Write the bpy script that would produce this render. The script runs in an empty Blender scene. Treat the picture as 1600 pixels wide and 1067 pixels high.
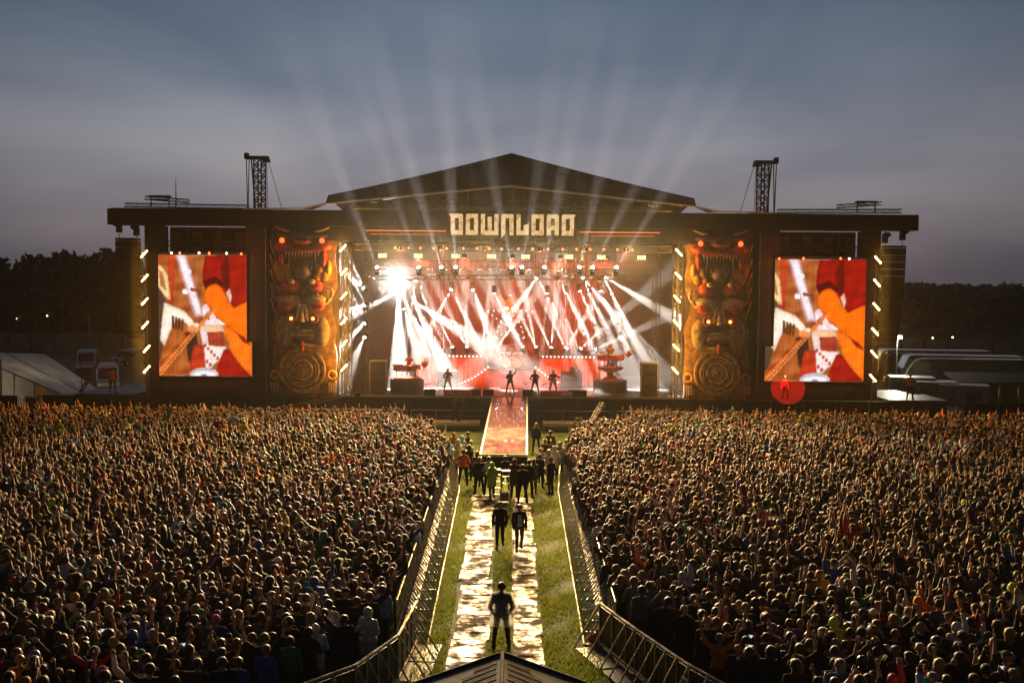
import bpy, bmesh, math, random
import numpy as np
from mathutils import Vector, Matrix

random.seed(7)
rng = np.random.default_rng(11)
scene = bpy.context.scene
COL = scene.collection
R = math.radians

# ------------------------------------------------------------------ camera
CAM_H = 9.7
FOC = 1556.0                       # focal length in photo pixels (1600 wide)
PITCH = math.atan(78.5 / FOC)
ROLL = 0.0080
cam_d = bpy.data.cameras.new('camera')
cam_d.sensor_width = 36.0
cam_d.lens = 36.0 * FOC / 1600.0
cam_d.clip_end = 6000
cam = bpy.data.objects.new('camera', cam_d)
COL.objects.link(cam)
CAM_M = Matrix.Rotation(math.pi / 2 - PITCH, 3, 'X') @ Matrix.Rotation(ROLL, 3, 'Z')
cam.matrix_world = Matrix.Translation((0, 0, CAM_H)) @ CAM_M.to_4x4()
scene.camera = cam

# ------------------------------------------------------------------ world: overcast dusk
w = bpy.data.worlds.new('World')
scene.world = w
w.use_nodes = True
wn, wl = w.node_tree.nodes, w.node_tree.links
wn.clear()
w_out = wn.new('ShaderNodeOutputWorld')
w_bg = wn.new('ShaderNodeBackground')
w_sky = wn.new('ShaderNodeTexSky')
w_sky.sky_type = 'NISHITA'
w_sky.sun_disc = False
w_sky.sun_elevation = R(1.0)
w_sky.sun_rotation = R(0)
w_sky.air_density = 1.0
w_sky.dust_density = 2.0
w_sky.ozone_density = 3.0
w_tc = wn.new('ShaderNodeTexCoord')
w_sep = wn.new('ShaderNodeSeparateXYZ')
wl.new(w_tc.outputs['Generated'], w_sep.inputs[0])
# cloud deck: stretched noise on the direction, flattened towards the horizon
w_div = wn.new('ShaderNodeMath'); w_div.operation = 'ADD'; w_div.inputs[1].default_value = 0.16
wl.new(w_sep.outputs['Z'], w_div.inputs[0])
w_pr = wn.new('ShaderNodeVectorMath'); w_pr.operation = 'DIVIDE'
w_cmb = wn.new('ShaderNodeCombineXYZ')
for i in range(3):
    wl.new(w_div.outputs[0], w_cmb.inputs[i])
wl.new(w_tc.outputs['Generated'], w_pr.inputs[0])
wl.new(w_cmb.outputs[0], w_pr.inputs[1])
w_noise = wn.new('ShaderNodeTexNoise')
w_noise.inputs['Scale'].default_value = 0.85
w_noise.inputs['Detail'].default_value = 5
w_noise.inputs['Roughness'].default_value = 0.48
w_noise.inputs['Distortion'].default_value = 0.35
wl.new(w_pr.outputs[0], w_noise.inputs['Vector'])
w_ramp = wn.new('ShaderNodeValToRGB')
w_ramp.color_ramp.elements[0].position = 0.34
w_ramp.color_ramp.elements[0].color = (0.70, 0.74, 0.80, 1)
w_ramp.color_ramp.elements[1].position = 0.70
w_ramp.color_ramp.elements[1].color = (1.22, 1.18, 1.12, 1)
wl.new(w_noise.outputs['Fac'], w_ramp.inputs[0])
# overcast luminance over height: paler and warmer low down, blue overhead
w_h = wn.new('ShaderNodeValToRGB')
e = w_h.color_ramp.elements
e[0].position = 0.0; e[0].color = (.135, .115, .140, 1)
e[1].position = 1.0; e[1].color = (.045, .065, .11, 1)
for pos, c in ((.06, (.225, .205, .235)), (.13, (.30, .305, .35)), (.20, (.20, .24, .31)), (.29, (.10, .148, .228)), (.55, (.06, .088, .145))):
    m_ = e.new(pos); m_.color = (*c, 1)
wl.new(w_sep.outputs['Z'], w_h.inputs[0])
w_mul0 = wn.new('ShaderNodeMixRGB'); w_mul0.blend_type = 'MULTIPLY'; w_mul0.inputs[0].default_value = 1
wl.new(w_ramp.outputs[0], w_mul0.inputs[1]); wl.new(w_h.outputs[0], w_mul0.inputs[2])
# twilight glow: the side of the sky where the sun went down is the brighter one
w_dot = wn.new('ShaderNodeVectorMath'); w_dot.operation = 'DOT_PRODUCT'
w_nrm = wn.new('ShaderNodeVectorMath'); w_nrm.operation = 'NORMALIZE'
wl.new(w_tc.outputs['Generated'], w_nrm.inputs[0]); wl.new(w_nrm.outputs[0], w_dot.inputs[0])
w_dot.inputs[1].default_value = (-.03, .985, .17)
w_max = wn.new('ShaderNodeMath'); w_max.operation = 'MAXIMUM'; w_max.inputs[1].default_value = 0
wl.new(w_dot.outputs['Value'], w_max.inputs[0])
w_pow = wn.new('ShaderNodeMath'); w_pow.operation = 'POWER'; w_pow.inputs[1].default_value = 5.0
wl.new(w_max.outputs[0], w_pow.inputs[0])
w_ma = wn.new('ShaderNodeMath'); w_ma.operation = 'MULTIPLY_ADD'; w_ma.inputs[1].default_value = .86; w_ma.inputs[2].default_value = .16
wl.new(w_pow.outputs[0], w_ma.inputs[0])
w_mul = wn.new('ShaderNodeMixRGB'); w_mul.blend_type = 'MULTIPLY'; w_mul.inputs[0].default_value = 1
wl.new(w_mul0.outputs[0], w_mul.inputs[1]); wl.new(w_ma.outputs[0], w_mul.inputs[2])
w_sc = wn.new('ShaderNodeMixRGB'); w_sc.blend_type = 'MULTIPLY'; w_sc.inputs[0].default_value = 1
w_sc.inputs[2].default_value = (0.05, 0.05, 0.05, 1)
wl.new(w_sky.outputs[0], w_sc.inputs[1])
w_mix = wn.new('ShaderNodeMixRGB'); w_mix.inputs[0].default_value = 0.95
wl.new(w_sc.outputs[0], w_mix.inputs[1]); wl.new(w_mul.outputs[0], w_mix.inputs[2])
wl.new(w_mix.outputs[0], w_bg.inputs[0])
w_bg.inputs[1].default_value = 1.0
wl.new(w_bg.outputs[0], w_out.inputs[0])

# last trace of daylight through the cloud
sun_d = bpy.data.lights.new('sun', 'SUN')
sun_d.energy = 0.05
sun_d.angle = R(30)
sun_d.color = (0.80, 0.88, 1.0)
sun = bpy.data.objects.new('sun', sun_d)
COL.objects.link(sun)
sun.rotation_euler = (R(-70), 0, 0)

vs = scene.view_settings
vs.view_transform = 'Standard'
vs.look = 'None'
vs.exposure = 0.0
vs.gamma = 1.0
vs.use_curve_mapping = False

scene.render.engine = 'CYCLES'
cy = scene.cycles
cy.use_denoising = True
cy.denoiser = 'OPENIMAGEDENOISE'
cy.max_bounces = 4
cy.diffuse_bounces = 2
cy.glossy_bounces = 2
cy.transmission_bounces = 2
cy.volume_bounces = 0
cy.transparent_max_bounces = 8
cy.sample_clamp_indirect = 3.0
cy.sample_clamp_direct = 0.0
cy.use_adaptive_sampling = True
cy.adaptive_threshold = 0.02
cy.caustics_reflective = False
cy.caustics_refractive = False
cy.use_light_tree = True

# ------------------------------------------------------------------ helpers
def at(px, py, Y):
    """World point at depth Y seen at photo pixel (px, py)."""
    d = CAM_M @ Vector(((px - 800) / FOC, -(py - 533.5) / FOC, -1.0))
    s = Y / d.y
    return Vector((d.x * s, Y, CAM_H + d.z * s))

def ground_at(px, py, z=0.0):
    d = CAM_M @ Vector(((px - 800) / FOC, -(py - 533.5) / FOC, -1.0))
    s = (z - CAM_H) / d.z
    return Vector((d.x * s, d.y * s, z))

MATS = {}
def mat(name, color=(.5, .5, .5), rough=.6, metal=0.0, var=0.0, scale=3.0, bump=0.0, bscale=20.0,
        emit=None, estr=0.0, spec=0.5, coat=0.0, sheen=0.0, detail=4):
    if name in MATS:
        return MATS[name]
    m = bpy.data.materials.new(name)
    m.use_nodes = True
    nt = m.node_tree
    b = nt.nodes['Principled BSDF']
    b.inputs['Base Color'].default_value = (*color, 1)
    b.inputs['Roughness'].default_value = rough
    b.inputs['Metallic'].default_value = metal
    b.inputs['Specular IOR Level'].default_value = spec
    if coat: b.inputs['Coat Weight'].default_value = coat
    if sheen: b.inputs['Sheen Weight'].default_value = sheen
    if emit is not None:
        b.inputs['Emission Color'].default_value = (*emit, 1)
        b.inputs['Emission Strength'].default_value = estr
    if var or bump:
        tc = nt.nodes.new('ShaderNodeTexCoord')
    if var:
        n = nt.nodes.new('ShaderNodeTexNoise')
        n.inputs['Scale'].default_value = scale
        n.inputs['Detail'].default_value = detail
        nt.links.new(tc.outputs['Object'], n.inputs['Vector'])
        r = nt.nodes.new('ShaderNodeValToRGB')
        r.color_ramp.elements[0].position = .3
        r.color_ramp.elements[1].position = .7
        r.color_ramp.elements[0].color = (*[max(0, c * (1 - var)) for c in color], 1)
        r.color_ramp.elements[1].color = (*[min(1, c * (1 + var)) for c in color], 1)
        nt.links.new(n.outputs['Fac'], r.inputs[0])
        nt.links.new(r.outputs[0], b.inputs['Base Color'])
        r2 = nt.nodes.new('ShaderNodeMath'); r2.operation = 'MULTIPLY_ADD'
        r2.inputs[1].default_value = .25; r2.inputs[2].default_value = max(0.03, rough - .12)
        nt.links.new(n.outputs['Fac'], r2.inputs[0])
        nt.links.new(r2.outputs[0], b.inputs['Roughness'])
    if bump:
        n2 = nt.nodes.new('ShaderNodeTexNoise')
        n2.inputs['Scale'].default_value = bscale
        n2.inputs['Detail'].default_value = 3
        nt.links.new(tc.outputs['Object'], n2.inputs['Vector'])
        bp = nt.nodes.new('ShaderNodeBump')
        bp.inputs['Strength'].default_value = bump
        bp.inputs['Distance'].default_value = .05
        nt.links.new(n2.outputs['Fac'], bp.inputs['Height'])
        nt.links.new(bp.outputs[0], b.inputs['Normal'])
    MATS[name] = m
    return m

def emis(name, color, strength):
    """A lamp face: it glows, while the lamp's own light object does the lighting."""
    if name in MATS:
        return MATS[name]
    m = bpy.data.materials.new(name)
    m.use_nodes = True
    nt = m.node_tree
    nt.nodes.clear()
    o = nt.nodes.new('ShaderNodeOutputMaterial')
    em = nt.nodes.new('ShaderNodeEmission')
    em.inputs[0].default_value = (*color, 1)
    em.inputs[1].default_value = strength
    nt.links.new(em.outputs[0], o.inputs[0])
    m.cycles.emission_sampling = 'NONE'
    MATS[name] = m
    return m

class MB:
    """Collects shapes; build() links them as one mesh object."""
    def __init__(s):
        s.v = []; s.f = []
    def add(s, vs_, fs):
        o = len(s.v)
        s.v.extend([tuple(p) for p in vs_])
        s.f.extend([tuple(i + o for i in f) for f in fs])
        return s
    def box(s, c, d, rot=None):
        hx, hy, hz = d[0] / 2, d[1] / 2, d[2] / 2
        p = [Vector((x, y, z)) for x in (-hx, hx) for y in (-hy, hy) for z in (-hz, hz)]
        if rot is not None:
            p = [rot @ q for q in p]
        c = Vector(c)
        return s.add([q + c for q in p], [(0, 1, 3, 2), (4, 6, 7, 5), (0, 4, 5, 1), (2, 3, 7, 6), (0, 2, 6, 4), (1, 5, 7, 3)])
    def box2(s, a, b):
        return s.box([(a[i] + b[i]) / 2 for i in range(3)], [abs(b[i] - a[i]) for i in range(3)])
    def tube(s, a, b, r0, r1=None, n=6, caps=True):
        a, b = Vector(a), Vector(b)
        r1 = r0 if r1 is None else r1
        d = b - a
        if d.length < 1e-6: return s
        d.normalize()
        u = d.orthogonal().normalized(); w_ = d.cross(u)
        ps = []
        for c, r in ((a, r0), (b, r1)):
            for i in range(n):
                t = 2 * math.pi * i / n
                ps.append(c + (u * math.cos(t) + w_ * math.sin(t)) * r)
        fs = [(i, (i + 1) % n, n + (i + 1) % n, n + i) for i in range(n)]
        if caps:
            fs += [tuple(range(n - 1, -1, -1)), tuple(range(n, 2 * n))]
        return s.add(ps, fs)
    def path(s, pts, r, n=6):
        for a, b in zip(pts[:-1], pts[1:]):
            s.tube(a, b, r, n=n)
        return s
    def ball(s, c, r, nu=8, nv=6):
        if not hasattr(r, '__len__'): r = (r, r, r)
        ps = [(c[0], c[1], c[2] + r[2])]
        for j in range(1, nv):
            ph = math.pi * j / nv
            for i in range(nu):
                t = 2 * math.pi * i / nu
                ps.append((c[0] + r[0] * math.sin(ph) * math.cos(t), c[1] + r[1] * math.sin(ph) * math.sin(t), c[2] + r[2] * math.cos(ph)))
        ps.append((c[0], c[1], c[2] - r[2]))
        fs = [(0, 1 + i, 1 + (i + 1) % nu) for i in range(nu)]
        for j in range(nv - 2):
            for i in range(nu):
                a = 1 + j * nu + i; b = 1 + j * nu + (i + 1) % nu
                fs.append((a, a + nu, b + nu, b))
        L = len(ps) - 1
        fs += [(L, 1 + (nv - 2) * nu + (i + 1) % nu, 1 + (nv - 2) * nu + i) for i in range(nu)]
        return s.add(ps, fs)
    def lathe(s, prof, c=(0, 0, 0), n=16, axis='Z'):
        """prof: (radius, height) pairs from one end to the other."""
        ps = []
        for r, h in prof:
            for i in range(n):
                t = 2 * math.pi * i / n
                x, y = r * math.cos(t), r * math.sin(t)
                p = (x, y, h) if axis == 'Z' else ((x, h, y) if axis == 'Y' else (h, x, y))
                ps.append((p[0] + c[0], p[1] + c[1], p[2] + c[2]))
        fs = []
        for j in range(len(prof) - 1):
            for i in range(n):
                a = j * n + i; b = j * n + (i + 1) % n
                fs.append((a, b, b + n, a + n))
        fs.append(tuple(range(n - 1, -1, -1)))
        k = (len(prof) - 1) * n
        fs.append(tuple(range(k, k + n)))
        return s.add(ps, fs)
    def ring(s, c, rad, r, n=20, k=6, axis='Y'):
        ps = []; fs = []
        for i in range(n):
            t = 2 * math.pi * i / n
            for j in range(k):
                q = 2 * math.pi * j / k
                rr = rad + r * math.cos(q); h = r * math.sin(q)
                x, y = rr * math.cos(t), rr * math.sin(t)
                p = (x, y, h) if axis == 'Z' else ((x, h, y) if axis == 'Y' else (h, x, y))
                ps.append((p[0] + c[0], p[1] + c[1], p[2] + c[2]))
        for i in range(n):
            for j in range(k):
                fs.append((i * k + j, i * k + (j + 1) % k, ((i + 1) % n) * k + (j + 1) % k, ((i + 1) % n) * k + j))
        return s.add(ps, fs)
    def prism(s, poly, d):
        """poly: 3D points of one face; d: extrusion vector."""
        n = len(poly); d = Vector(d)
        ps = [Vector(p) for p in poly] + [Vector(p) + d for p in poly]
        fs = [tuple(range(n)), tuple(range(2 * n - 1, n - 1, -1))]
        fs += [(i, i + n, (i + 1) % n + n, (i + 1) % n) for i in range(n)]
        return s.add(ps, fs)
    def truss(s, a, b, wd=.4, r=.03, step=None, up=(0, 0, 1)):
        a, b = Vector(a), Vector(b)
        d = b - a; L = d.length; d.normalize()
        u = Vector(up) - d * Vector(up).dot(d)
        if u.length < .01: u = d.orthogonal()
        u.normalize(); w_ = d.cross(u)
        co = [(u * sx + w_ * sy) * (wd / 2) for sx, sy in ((1, 1), (1, -1), (-1, -1), (-1, 1))]
        for c in co: s.tube(a + c, b + c, r, n=5)
        k = max(1, int(round(L / (step or wd))))
        for i in range(k):
            p, q = a + d * (L * i / k), a + d * (L * (i + 1) / k)
            for j in range(4):
                c0, c1 = co[j], co[(j + 1) % 4]
                if i % 2: c0, c1 = c1, c0
                s.tube(p + c0, q + c1, r * .6, n=4, caps=False)
                s.tube(q + co[j], q + co[(j + 1) % 4], r * .55, n=4, caps=False)
        return s
    def build(s, name, m, parent=None, smooth=False, kind=None):
        me = bpy.data.meshes.new(name)
        me.from_pydata([tuple(p) for p in s.v], [], s.f)
        me.materials.append(m)
        bm = bmesh.new(); bm.from_mesh(me)
        bmesh.ops.recalc_face_normals(bm, faces=bm.faces)
        bm.to_mesh(me); bm.free()
        if smooth:
            me.polygons.foreach_set('use_smooth', [True] * len(me.polygons))
        o = bpy.data.objects.new(name, me)
        COL.objects.link(o)
        if parent is not None: o.parent = parent
        if kind: o['kind'] = kind
        return o

def empty(name, loc=(0, 0, 0), rz=0.0):
    o = bpy.data.objects.new(name, None)
    COL.objects.link(o)
    o.location = loc
    o.rotation_euler = (0, 0, rz)
    o.empty_display_size = .1
    return o

def tag(o, label, cat, group=None, kind=None):
    o['label'] = label
    o['category'] = cat
    if group: o['group'] = group
    if kind: o['kind'] = kind
    return o

def copy_tree(o, parent=None):
    c = o.copy()
    COL.objects.link(c)
    c.parent = parent
    for ch in list(o.children):
        copy_tree(ch, c)
    return c

def lamp(kind, name, loc, direction, power, color, size=.1, cone=40, blend=.3, parent=None):
    d = bpy.data.lights.new(name, kind)
    d.energy = power
    d.color = color
    if kind == 'SPOT':
        d.spot_size = R(cone); d.spot_blend = blend; d.shadow_soft_size = size
    elif kind == 'POINT':
        d.shadow_soft_size = size
    o = bpy.data.objects.new(name, d)
    COL.objects.link(o)
    if parent is not None:
        o.parent = parent
    o.location = loc
    o.rotation_euler = Vector(direction).to_track_quat('-Z', 'Y').to_euler()
    return o

M_BLACK = mat('black_steel', (.018, .018, .019), .5, .4, var=.3, scale=2)
M_DRAPE = mat('black_drape', (.012, .0115, .011), .85, var=.4, scale=1.2, bump=.5, bscale=6)
M_TRUSS = mat('dull_aluminium', (.16, .16, .165), .45, .8, var=.25, scale=4)
M_ALU = mat('bright_aluminium', (.55, .55, .54), .38, .9, var=.25, scale=5)
M_CASE = mat('black_plastic', (.007, .007, .007), .65, spec=.2)
# ================================================================== ground
YS = 72.7                                    # front edge of the stage

def ground_material():
    m = bpy.data.materials.new('trodden_grass')
    m.use_nodes = True
    nt = m.node_tree; b = nt.nodes['Principled BSDF']
    tc = nt.nodes.new('ShaderNodeTexCoord')
    def noise(sc, det=5):
        n = nt.nodes.new('ShaderNodeTexNoise'); n.inputs['Scale'].default_value = sc; n.inputs['Detail'].default_value = det
        nt.links.new(tc.outputs['Object'], n.inputs['Vector']); return n
    n1, n2, n3 = noise(.5), noise(7), noise(30, 2)
    r = nt.nodes.new('ShaderNodeValToRGB')
    r.color_ramp.elements[0].position = .35; r.color_ramp.elements[0].color = (.05, .085, .015, 1)
    r.color_ramp.elements[1].position = .65; r.color_ramp.elements[1].color = (.13, .17, .03, 1)
    nt.links.new(n2.outputs['Fac'], r.inputs[0])
    mud = nt.nodes.new('ShaderNodeValToRGB')
    mud.color_ramp.elements[0].position = .56; mud.color_ramp.elements[1].position = .68
    nt.links.new(n1.outputs['Fac'], mud.inputs[0])
    mx = nt.nodes.new('ShaderNodeMixRGB'); mx.inputs[2].default_value = (.035, .026, .012, 1)
    nt.links.new(mud.outputs[0], mx.inputs[0]); nt.links.new(r.outputs[0], mx.inputs[1])
    nt.links.new(mx.outputs[0], b.inputs['Base Color'])
    b.inputs['Roughness'].default_value = .8; b.inputs['Specular IOR Level'].default_value = .15
    bp = nt.nodes.new('ShaderNodeBump'); bp.inputs['Strength'].default_value = .8; bp.inputs['Distance'].default_value = .06
    ad = nt.nodes.new('ShaderNodeMath'); ad.operation = 'ADD'
    nt.links.new(n2.outputs['Fac'], ad.inputs[0]); nt.links.new(n3.outputs['Fac'], ad.inputs[1])
    nt.links.new(ad.outputs[0], bp.inputs['Height']); nt.links.new(bp.outputs[0], b.inputs['Normal'])
    return m
M_GRASS = ground_material()
g = MB().add([(-3500, -200, 0), (3500, -200, 0), (3500, 5000, 0), (-3500, 5000, 0)], [(0, 1, 2, 3)]).build('ground', M_GRASS, kind='structure')

# ---- wet, muddy metal trackway, two runs of panels up the aisle
def trackway_material():
    m = bpy.data.materials.new('wet_muddy_trackway')
    m.use_nodes = True
    nt = m.node_tree; b = nt.nodes['Principled BSDF']
    g_ = nt.nodes.new('ShaderNodeNewGeometry')
    oi = nt.nodes.new('ShaderNodeObjectInfo')
    def noise(sc, det, rg=.6):
        n = nt.nodes.new('ShaderNodeTexNoise'); n.inputs['Scale'].default_value = sc; n.inputs['Detail'].default_value = det
        n.inputs['Roughness'].default_value = rg
        nt.links.new(g_.outputs['Position'], n.inputs['Vector']); return n
    n1, n2, n3 = noise(1.3, 5), noise(6, 4), noise(24, 2)
    ad = nt.nodes.new('ShaderNodeMath'); ad.operation = 'MULTIPLY_ADD'; ad.inputs[1].default_value = .35
    nt.links.new(n2.outputs['Fac'], ad.inputs[0]); nt.links.new(n1.outputs['Fac'], ad.inputs[2])
    r = nt.nodes.new('ShaderNodeValToRGB')
    r.color_ramp.elements[0].position = .58; r.color_ramp.elements[0].color = (0, 0, 0, 1)
    r.color_ramp.elements[1].position = .74; r.color_ramp.elements[1].color = (1, 1, 1, 1)
    nt.links.new(ad.outputs[0], r.inputs[0])
    c = nt.nodes.new('ShaderNodeMixRGB')
    c.inputs[1].default_value = (.30, .25, .19, 1); c.inputs[2].default_value = (.075, .042, .018, 1)
    nt.links.new(r.outputs[0], c.inputs[0]); nt.links.new(c.outputs[0], b.inputs['Base Color'])
    me = nt.nodes.new('ShaderNodeMath'); me.operation = 'MULTIPLY_ADD'; me.inputs[1].default_value = -.3; me.inputs[2].default_value = .32
    nt.links.new(r.outputs[0], me.inputs[0]); nt.links.new(me.outputs[0], b.inputs['Metallic'])
    ro = nt.nodes.new('ShaderNodeMath'); ro.operation = 'MULTIPLY_ADD'; ro.inputs[1].default_value = .5; ro.inputs[2].default_value = .34
    nt.links.new(r.outputs[0], ro.inputs[0]); nt.links.new(ro.outputs[0], b.inputs['Roughness'])
    sp0 = nt.nodes.new('ShaderNodeMath'); sp0.operation = 'MULTIPLY_ADD'; sp0.inputs[1].default_value = -.46; sp0.inputs[2].default_value = .5
    nt.links.new(r.outputs[0], sp0.inputs[0]); nt.links.new(sp0.outputs[0], b.inputs['Specular IOR Level'])
    bp = nt.nodes.new('ShaderNodeBump'); bp.inputs['Strength'].default_value = .8; bp.inputs['Distance'].default_value = .06
    a2 = nt.nodes.new('ShaderNodeMath'); a2.operation = 'MULTIPLY_ADD'; a2.inputs[1].default_value = .4
    nt.links.new(n3.outputs['Fac'], a2.inputs[0]); nt.links.new(ad.outputs[0], a2.inputs[2])
    nt.links.new(a2.outputs[0], bp.inputs['Height']); nt.links.new(bp.outputs[0], b.inputs['Normal'])
    return m
M_TRACK = trackway_material()
for xa, y0, y1, wd, nm in ((-1.12, 23.2, 46.5, 1.02, 0), (.47, 23.2, 46.0, .82, 1)):
    run = empty('trackway', (0, 0, 0)); run['kind'] = 'structure'
    y = y0; k = 0
    rr = random.Random(5 + nm)
    while y < y1:
        L = rr.uniform(1.7, 2.3)
        p = MB()
        x = xa + rr.uniform(-.07, .07) + (-.16 if nm == 0 else .10) * max(0, (y - 30) / 14)
        ang = rr.uniform(-.025, .025)
        z = .03 + .006 * (k % 3)
        hw = wd / 2 * rr.uniform(.94, 1.05)
        nx = 7
        prof = []
        for i in range(nx):                  # ribbed, slightly dented sheet
            t = -1 + 2 * i / (nx - 1)
            prof.append((t * hw, z + .008 * math.sin(i * 2.4 + k) + (.012 if i in (0, nx - 1) else 0)))
        ny = 5
        vs_, fs = [], []
        for j in range(ny):
            yy = -L / 2 + L * j / (ny - 1)
            for (xx, zz) in prof:
                vs_.append((x + xx * math.cos(ang) - yy * math.sin(ang), y + L / 2 + yy * math.cos(ang) + xx * math.sin(ang), zz + rr.uniform(-.006, .006)))
        for j in range(ny - 1):
            for i in range(nx - 1):
                fs.append((j * nx + i, j * nx + i + 1, (j + 1) * nx + i + 1, (j + 1) * nx + i))
        top = [*fs]
        edge = [i for i in range(nx)] + [(j + 1) * nx - 1 for j in range(1, ny)] + [(ny - 1) * nx + i for i in range(nx - 2, -1, -1)] + [j * nx for j in range(ny - 2, 0, -1)]
        o_ = len(vs_)
        vs_ += [(vs_[i][0], vs_[i][1], .002) for i in edge]
        ne = len(edge)
        fs += [(edge[i], o_ + i, o_ + (i + 1) % ne, edge[(i + 1) % ne]) for i in range(ne)]
        p.add(vs_, fs)
        # cross treads
        for q in range(2):
            yy = y + L * (q + rr.uniform(.3, .7)) / 2
            p.box((x, yy, z + .012), (hw * 1.7, .03, .014))
        p.build('panel', M_TRACK, run, smooth=False)
        y += L + .03; k += 1

# ================================================================== stage structure
stage = empty('concert_stage', (0, YS, 0))
tag(stage, 'wide black festival stage with gabled roof, long header beam and lit red interior', 'stage')
def sp(mb, name, m, smooth=False):
    o = mb.build(name, m, None, smooth)
    o.parent = stage
    o.matrix_parent_inverse = Matrix.Translation((0, -YS, 0))
    return o
def sub(o, parent):
    o.parent = parent
    o.matrix_parent_inverse = parent.matrix_world.inverted() if parent.parent is None else Matrix.Identity(4)
    return o
def under(mb, name, m, parent, smooth=False):
    """A sub-part of a stage part (all stage meshes are in world coordinates)."""
    o = mb.build(name, m, None, smooth)
    o.parent = parent
    o.matrix_parent_inverse = Matrix.Identity(4)
    return o

M_DECK = mat('stage_deck_ply', (.06, .045, .04), .32, var=.35, scale=1.5, coat=.3)
M_FASC = mat('roof_fabric', (.030, .026, .026), .7, var=.2, scale=.6, bump=.25, bscale=1.2)
M_PALE = mat('pale_edge_webbing', (.62, .60, .58), .6)
M_SCAF = mat('scaffold_tube', (.10, .10, .10), .5, .6)

DZ = 2.0
# deck: centre and the two wings, boards joined edge to edge
deck = sp(MB().box2((-12.6, YS, 1.84), (12.6, 92, DZ)), 'deck', M_DECK)
for a, b_ in ((-31, -12.603), (12.603, 31)):
    sp(MB().box2((a, YS + .3, 1.84), (b_, 80, DZ - .004)), 'wing_deck', M_BLACK)
# skirt panels along the front
for i in range(26):
    x0 = -31 + 62 * i / 26
    if abs(x0 + 1.19) < 1.3: continue
    sp(MB().box2((x0 + .02, YS + .02 + (.02 if i % 2 else 0), .0), (x0 + 62 / 26 - .02, YS + .10 + (.02 if i % 2 else 0), 1.83)), 'skirt_panel', M_DRAPE)
# deck nosing with a pale edge
sp(MB().box2((-12.6, YS - .06, 1.90), (-1.36, YS - .003, 2.01)), 'nosing', mat('deck_nosing', (.30, .29, .27), .35, .7))
sp(MB().box2((1.36, YS - .06, 1.90), (12.6, YS - .003, 2.01)), 'nosing', MATS['deck_nosing'])

# header beam: boxes butted end to end with visible seams
zt, zb = 15.42, 14.28
for i in range(12):
    x0 = -29.25 + 58.5 * i / 12
    sp(MB().box2((x0 + .012, YS - .6 + .012 * (i % 2), zb), (x0 + 58.5 / 12 - .012, YS + .9, zt)), 'header_panel', M_DRAPE)
sp(MB().box2((-29.0, YS - .5, zt + .002), (-18.9, YS + .4, zt + .05)), 'header_cap', M_SCAF)
# lattice rail along the top of the header
for sx in (-1, 1):
    sp(MB().truss((sx * 28.2, YS, zt + .30), (sx * 19.2, YS, zt + .22), .26, .035, .45), 'rail_truss', M_SCAF)
    t = MB().truss((sx * 26.8, YS + .2, zt + .85), (sx * 23.6, YS + .2, zt + .62), .24, .035, .4)
    t.box((sx * 25.7, YS + .2, zt + .95), (1.5, .5, .14))
    t.box((sx * 25.7, YS + .2, zt + .72), (1.1, .3, .08))
    for q in (-.65, .65): t.tube((sx * 25.7 + q, YS + .2, zt + .2), (sx * 25.7 + q, YS + .2, zt + .95), .05)
    sp(t, 'winch_frame', M_SCAF)
# central scrim carrying the sign, under the header
sp(MB().box2((-17.4, YS - .2, 13.25), (17.4, YS + .3, zb - .003)), 'scrim', M_DRAPE)
M_TUBEGLOW = emis('painted_tube_spill', (1.0, .22, .05), 1.1)  # glow stands in for red light falling on plain header tubes
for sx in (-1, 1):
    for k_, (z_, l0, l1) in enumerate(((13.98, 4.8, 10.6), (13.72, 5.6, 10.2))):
        sp(MB().tube((sx * l0, YS - .72, z_), (sx * l1, YS - .72, z_), .035 if k_ == 0 else .015, n=6), 'glow_tube', M_TUBEGLOW)

# roof: slanted front visor, ridge, back slope and side skirts
fb = [at(508, 318.5, YS - 1.6), at(797, 291, YS - 1.6), at(1088, 323, YS - 1.6)]       # lower white edge
ft = [at(513, 305, YS + .6), at(799, 239.5, YS + .6), at(1085, 310, YS + .6)]             # upper outline
roof = sp(MB(), 'roof', M_FASC) if False else None
nst = 9
for s_ in (0, 1):
    for i in range(nst):                     # sewn fabric lengths of the visor
        a0, a1 = i / nst, (i + 1) / nst
        p = [fb[s_].lerp(fb[s_ + 1], a0), fb[s_].lerp(fb[s_ + 1], a1), ft[s_].lerp(ft[s_ + 1], a1), ft[s_].lerp(ft[s_ + 1], a0)]
        for q in (2, 3):
            p[q] = p[q] - Vector((0, 0, .10 * math.sin(math.pi * ((a1 if q == 2 else a0)))))
        sp(MB().prism(p, (0, .06, 0)), 'visor_panel', M_FASC)
rb = [Vector((p.x * 1.02, 93, p.z - 1.2)) for p in ft]
m_ = MB()
for s_ in (0, 1):
    m_.prism([ft[s_] + Vector((0, .07, -.15)), ft[s_ + 1] + Vector((0, .07, -.15)), rb[s_ + 1], rb[s_]], (0, 0, -.06))
sp(m_, 'roof_sheet', M_FASC)
m_ = MB()
for s_ in (0, 1):
    m_.tube(fb[s_] + Vector((0, -.05, 0)), fb[s_ + 1] + Vector((0, -.05, 0)), .065, n=6)
sp(m_, 'roof_edge', M_PALE)
for sx, px, py in ((-1, 472, 326), (1, 1122, 331)):
    e0 = at(px, py, YS - .8); e1 = fb[0] if sx < 0 else fb[2]
    sp(MB().prism([e0, e1 + Vector((0, .05, .02)), e1 + Vector((0, 4, .6)), e0 + Vector((0, 4, .3))], (0, 0, -.05)), 'roof_skirt', M_FASC)
    sp(MB().path([e0 + Vector((-sx * -4.2, 0, -.05)), e0, e1], .05), 'edge_cable', M_PALE)
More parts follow.
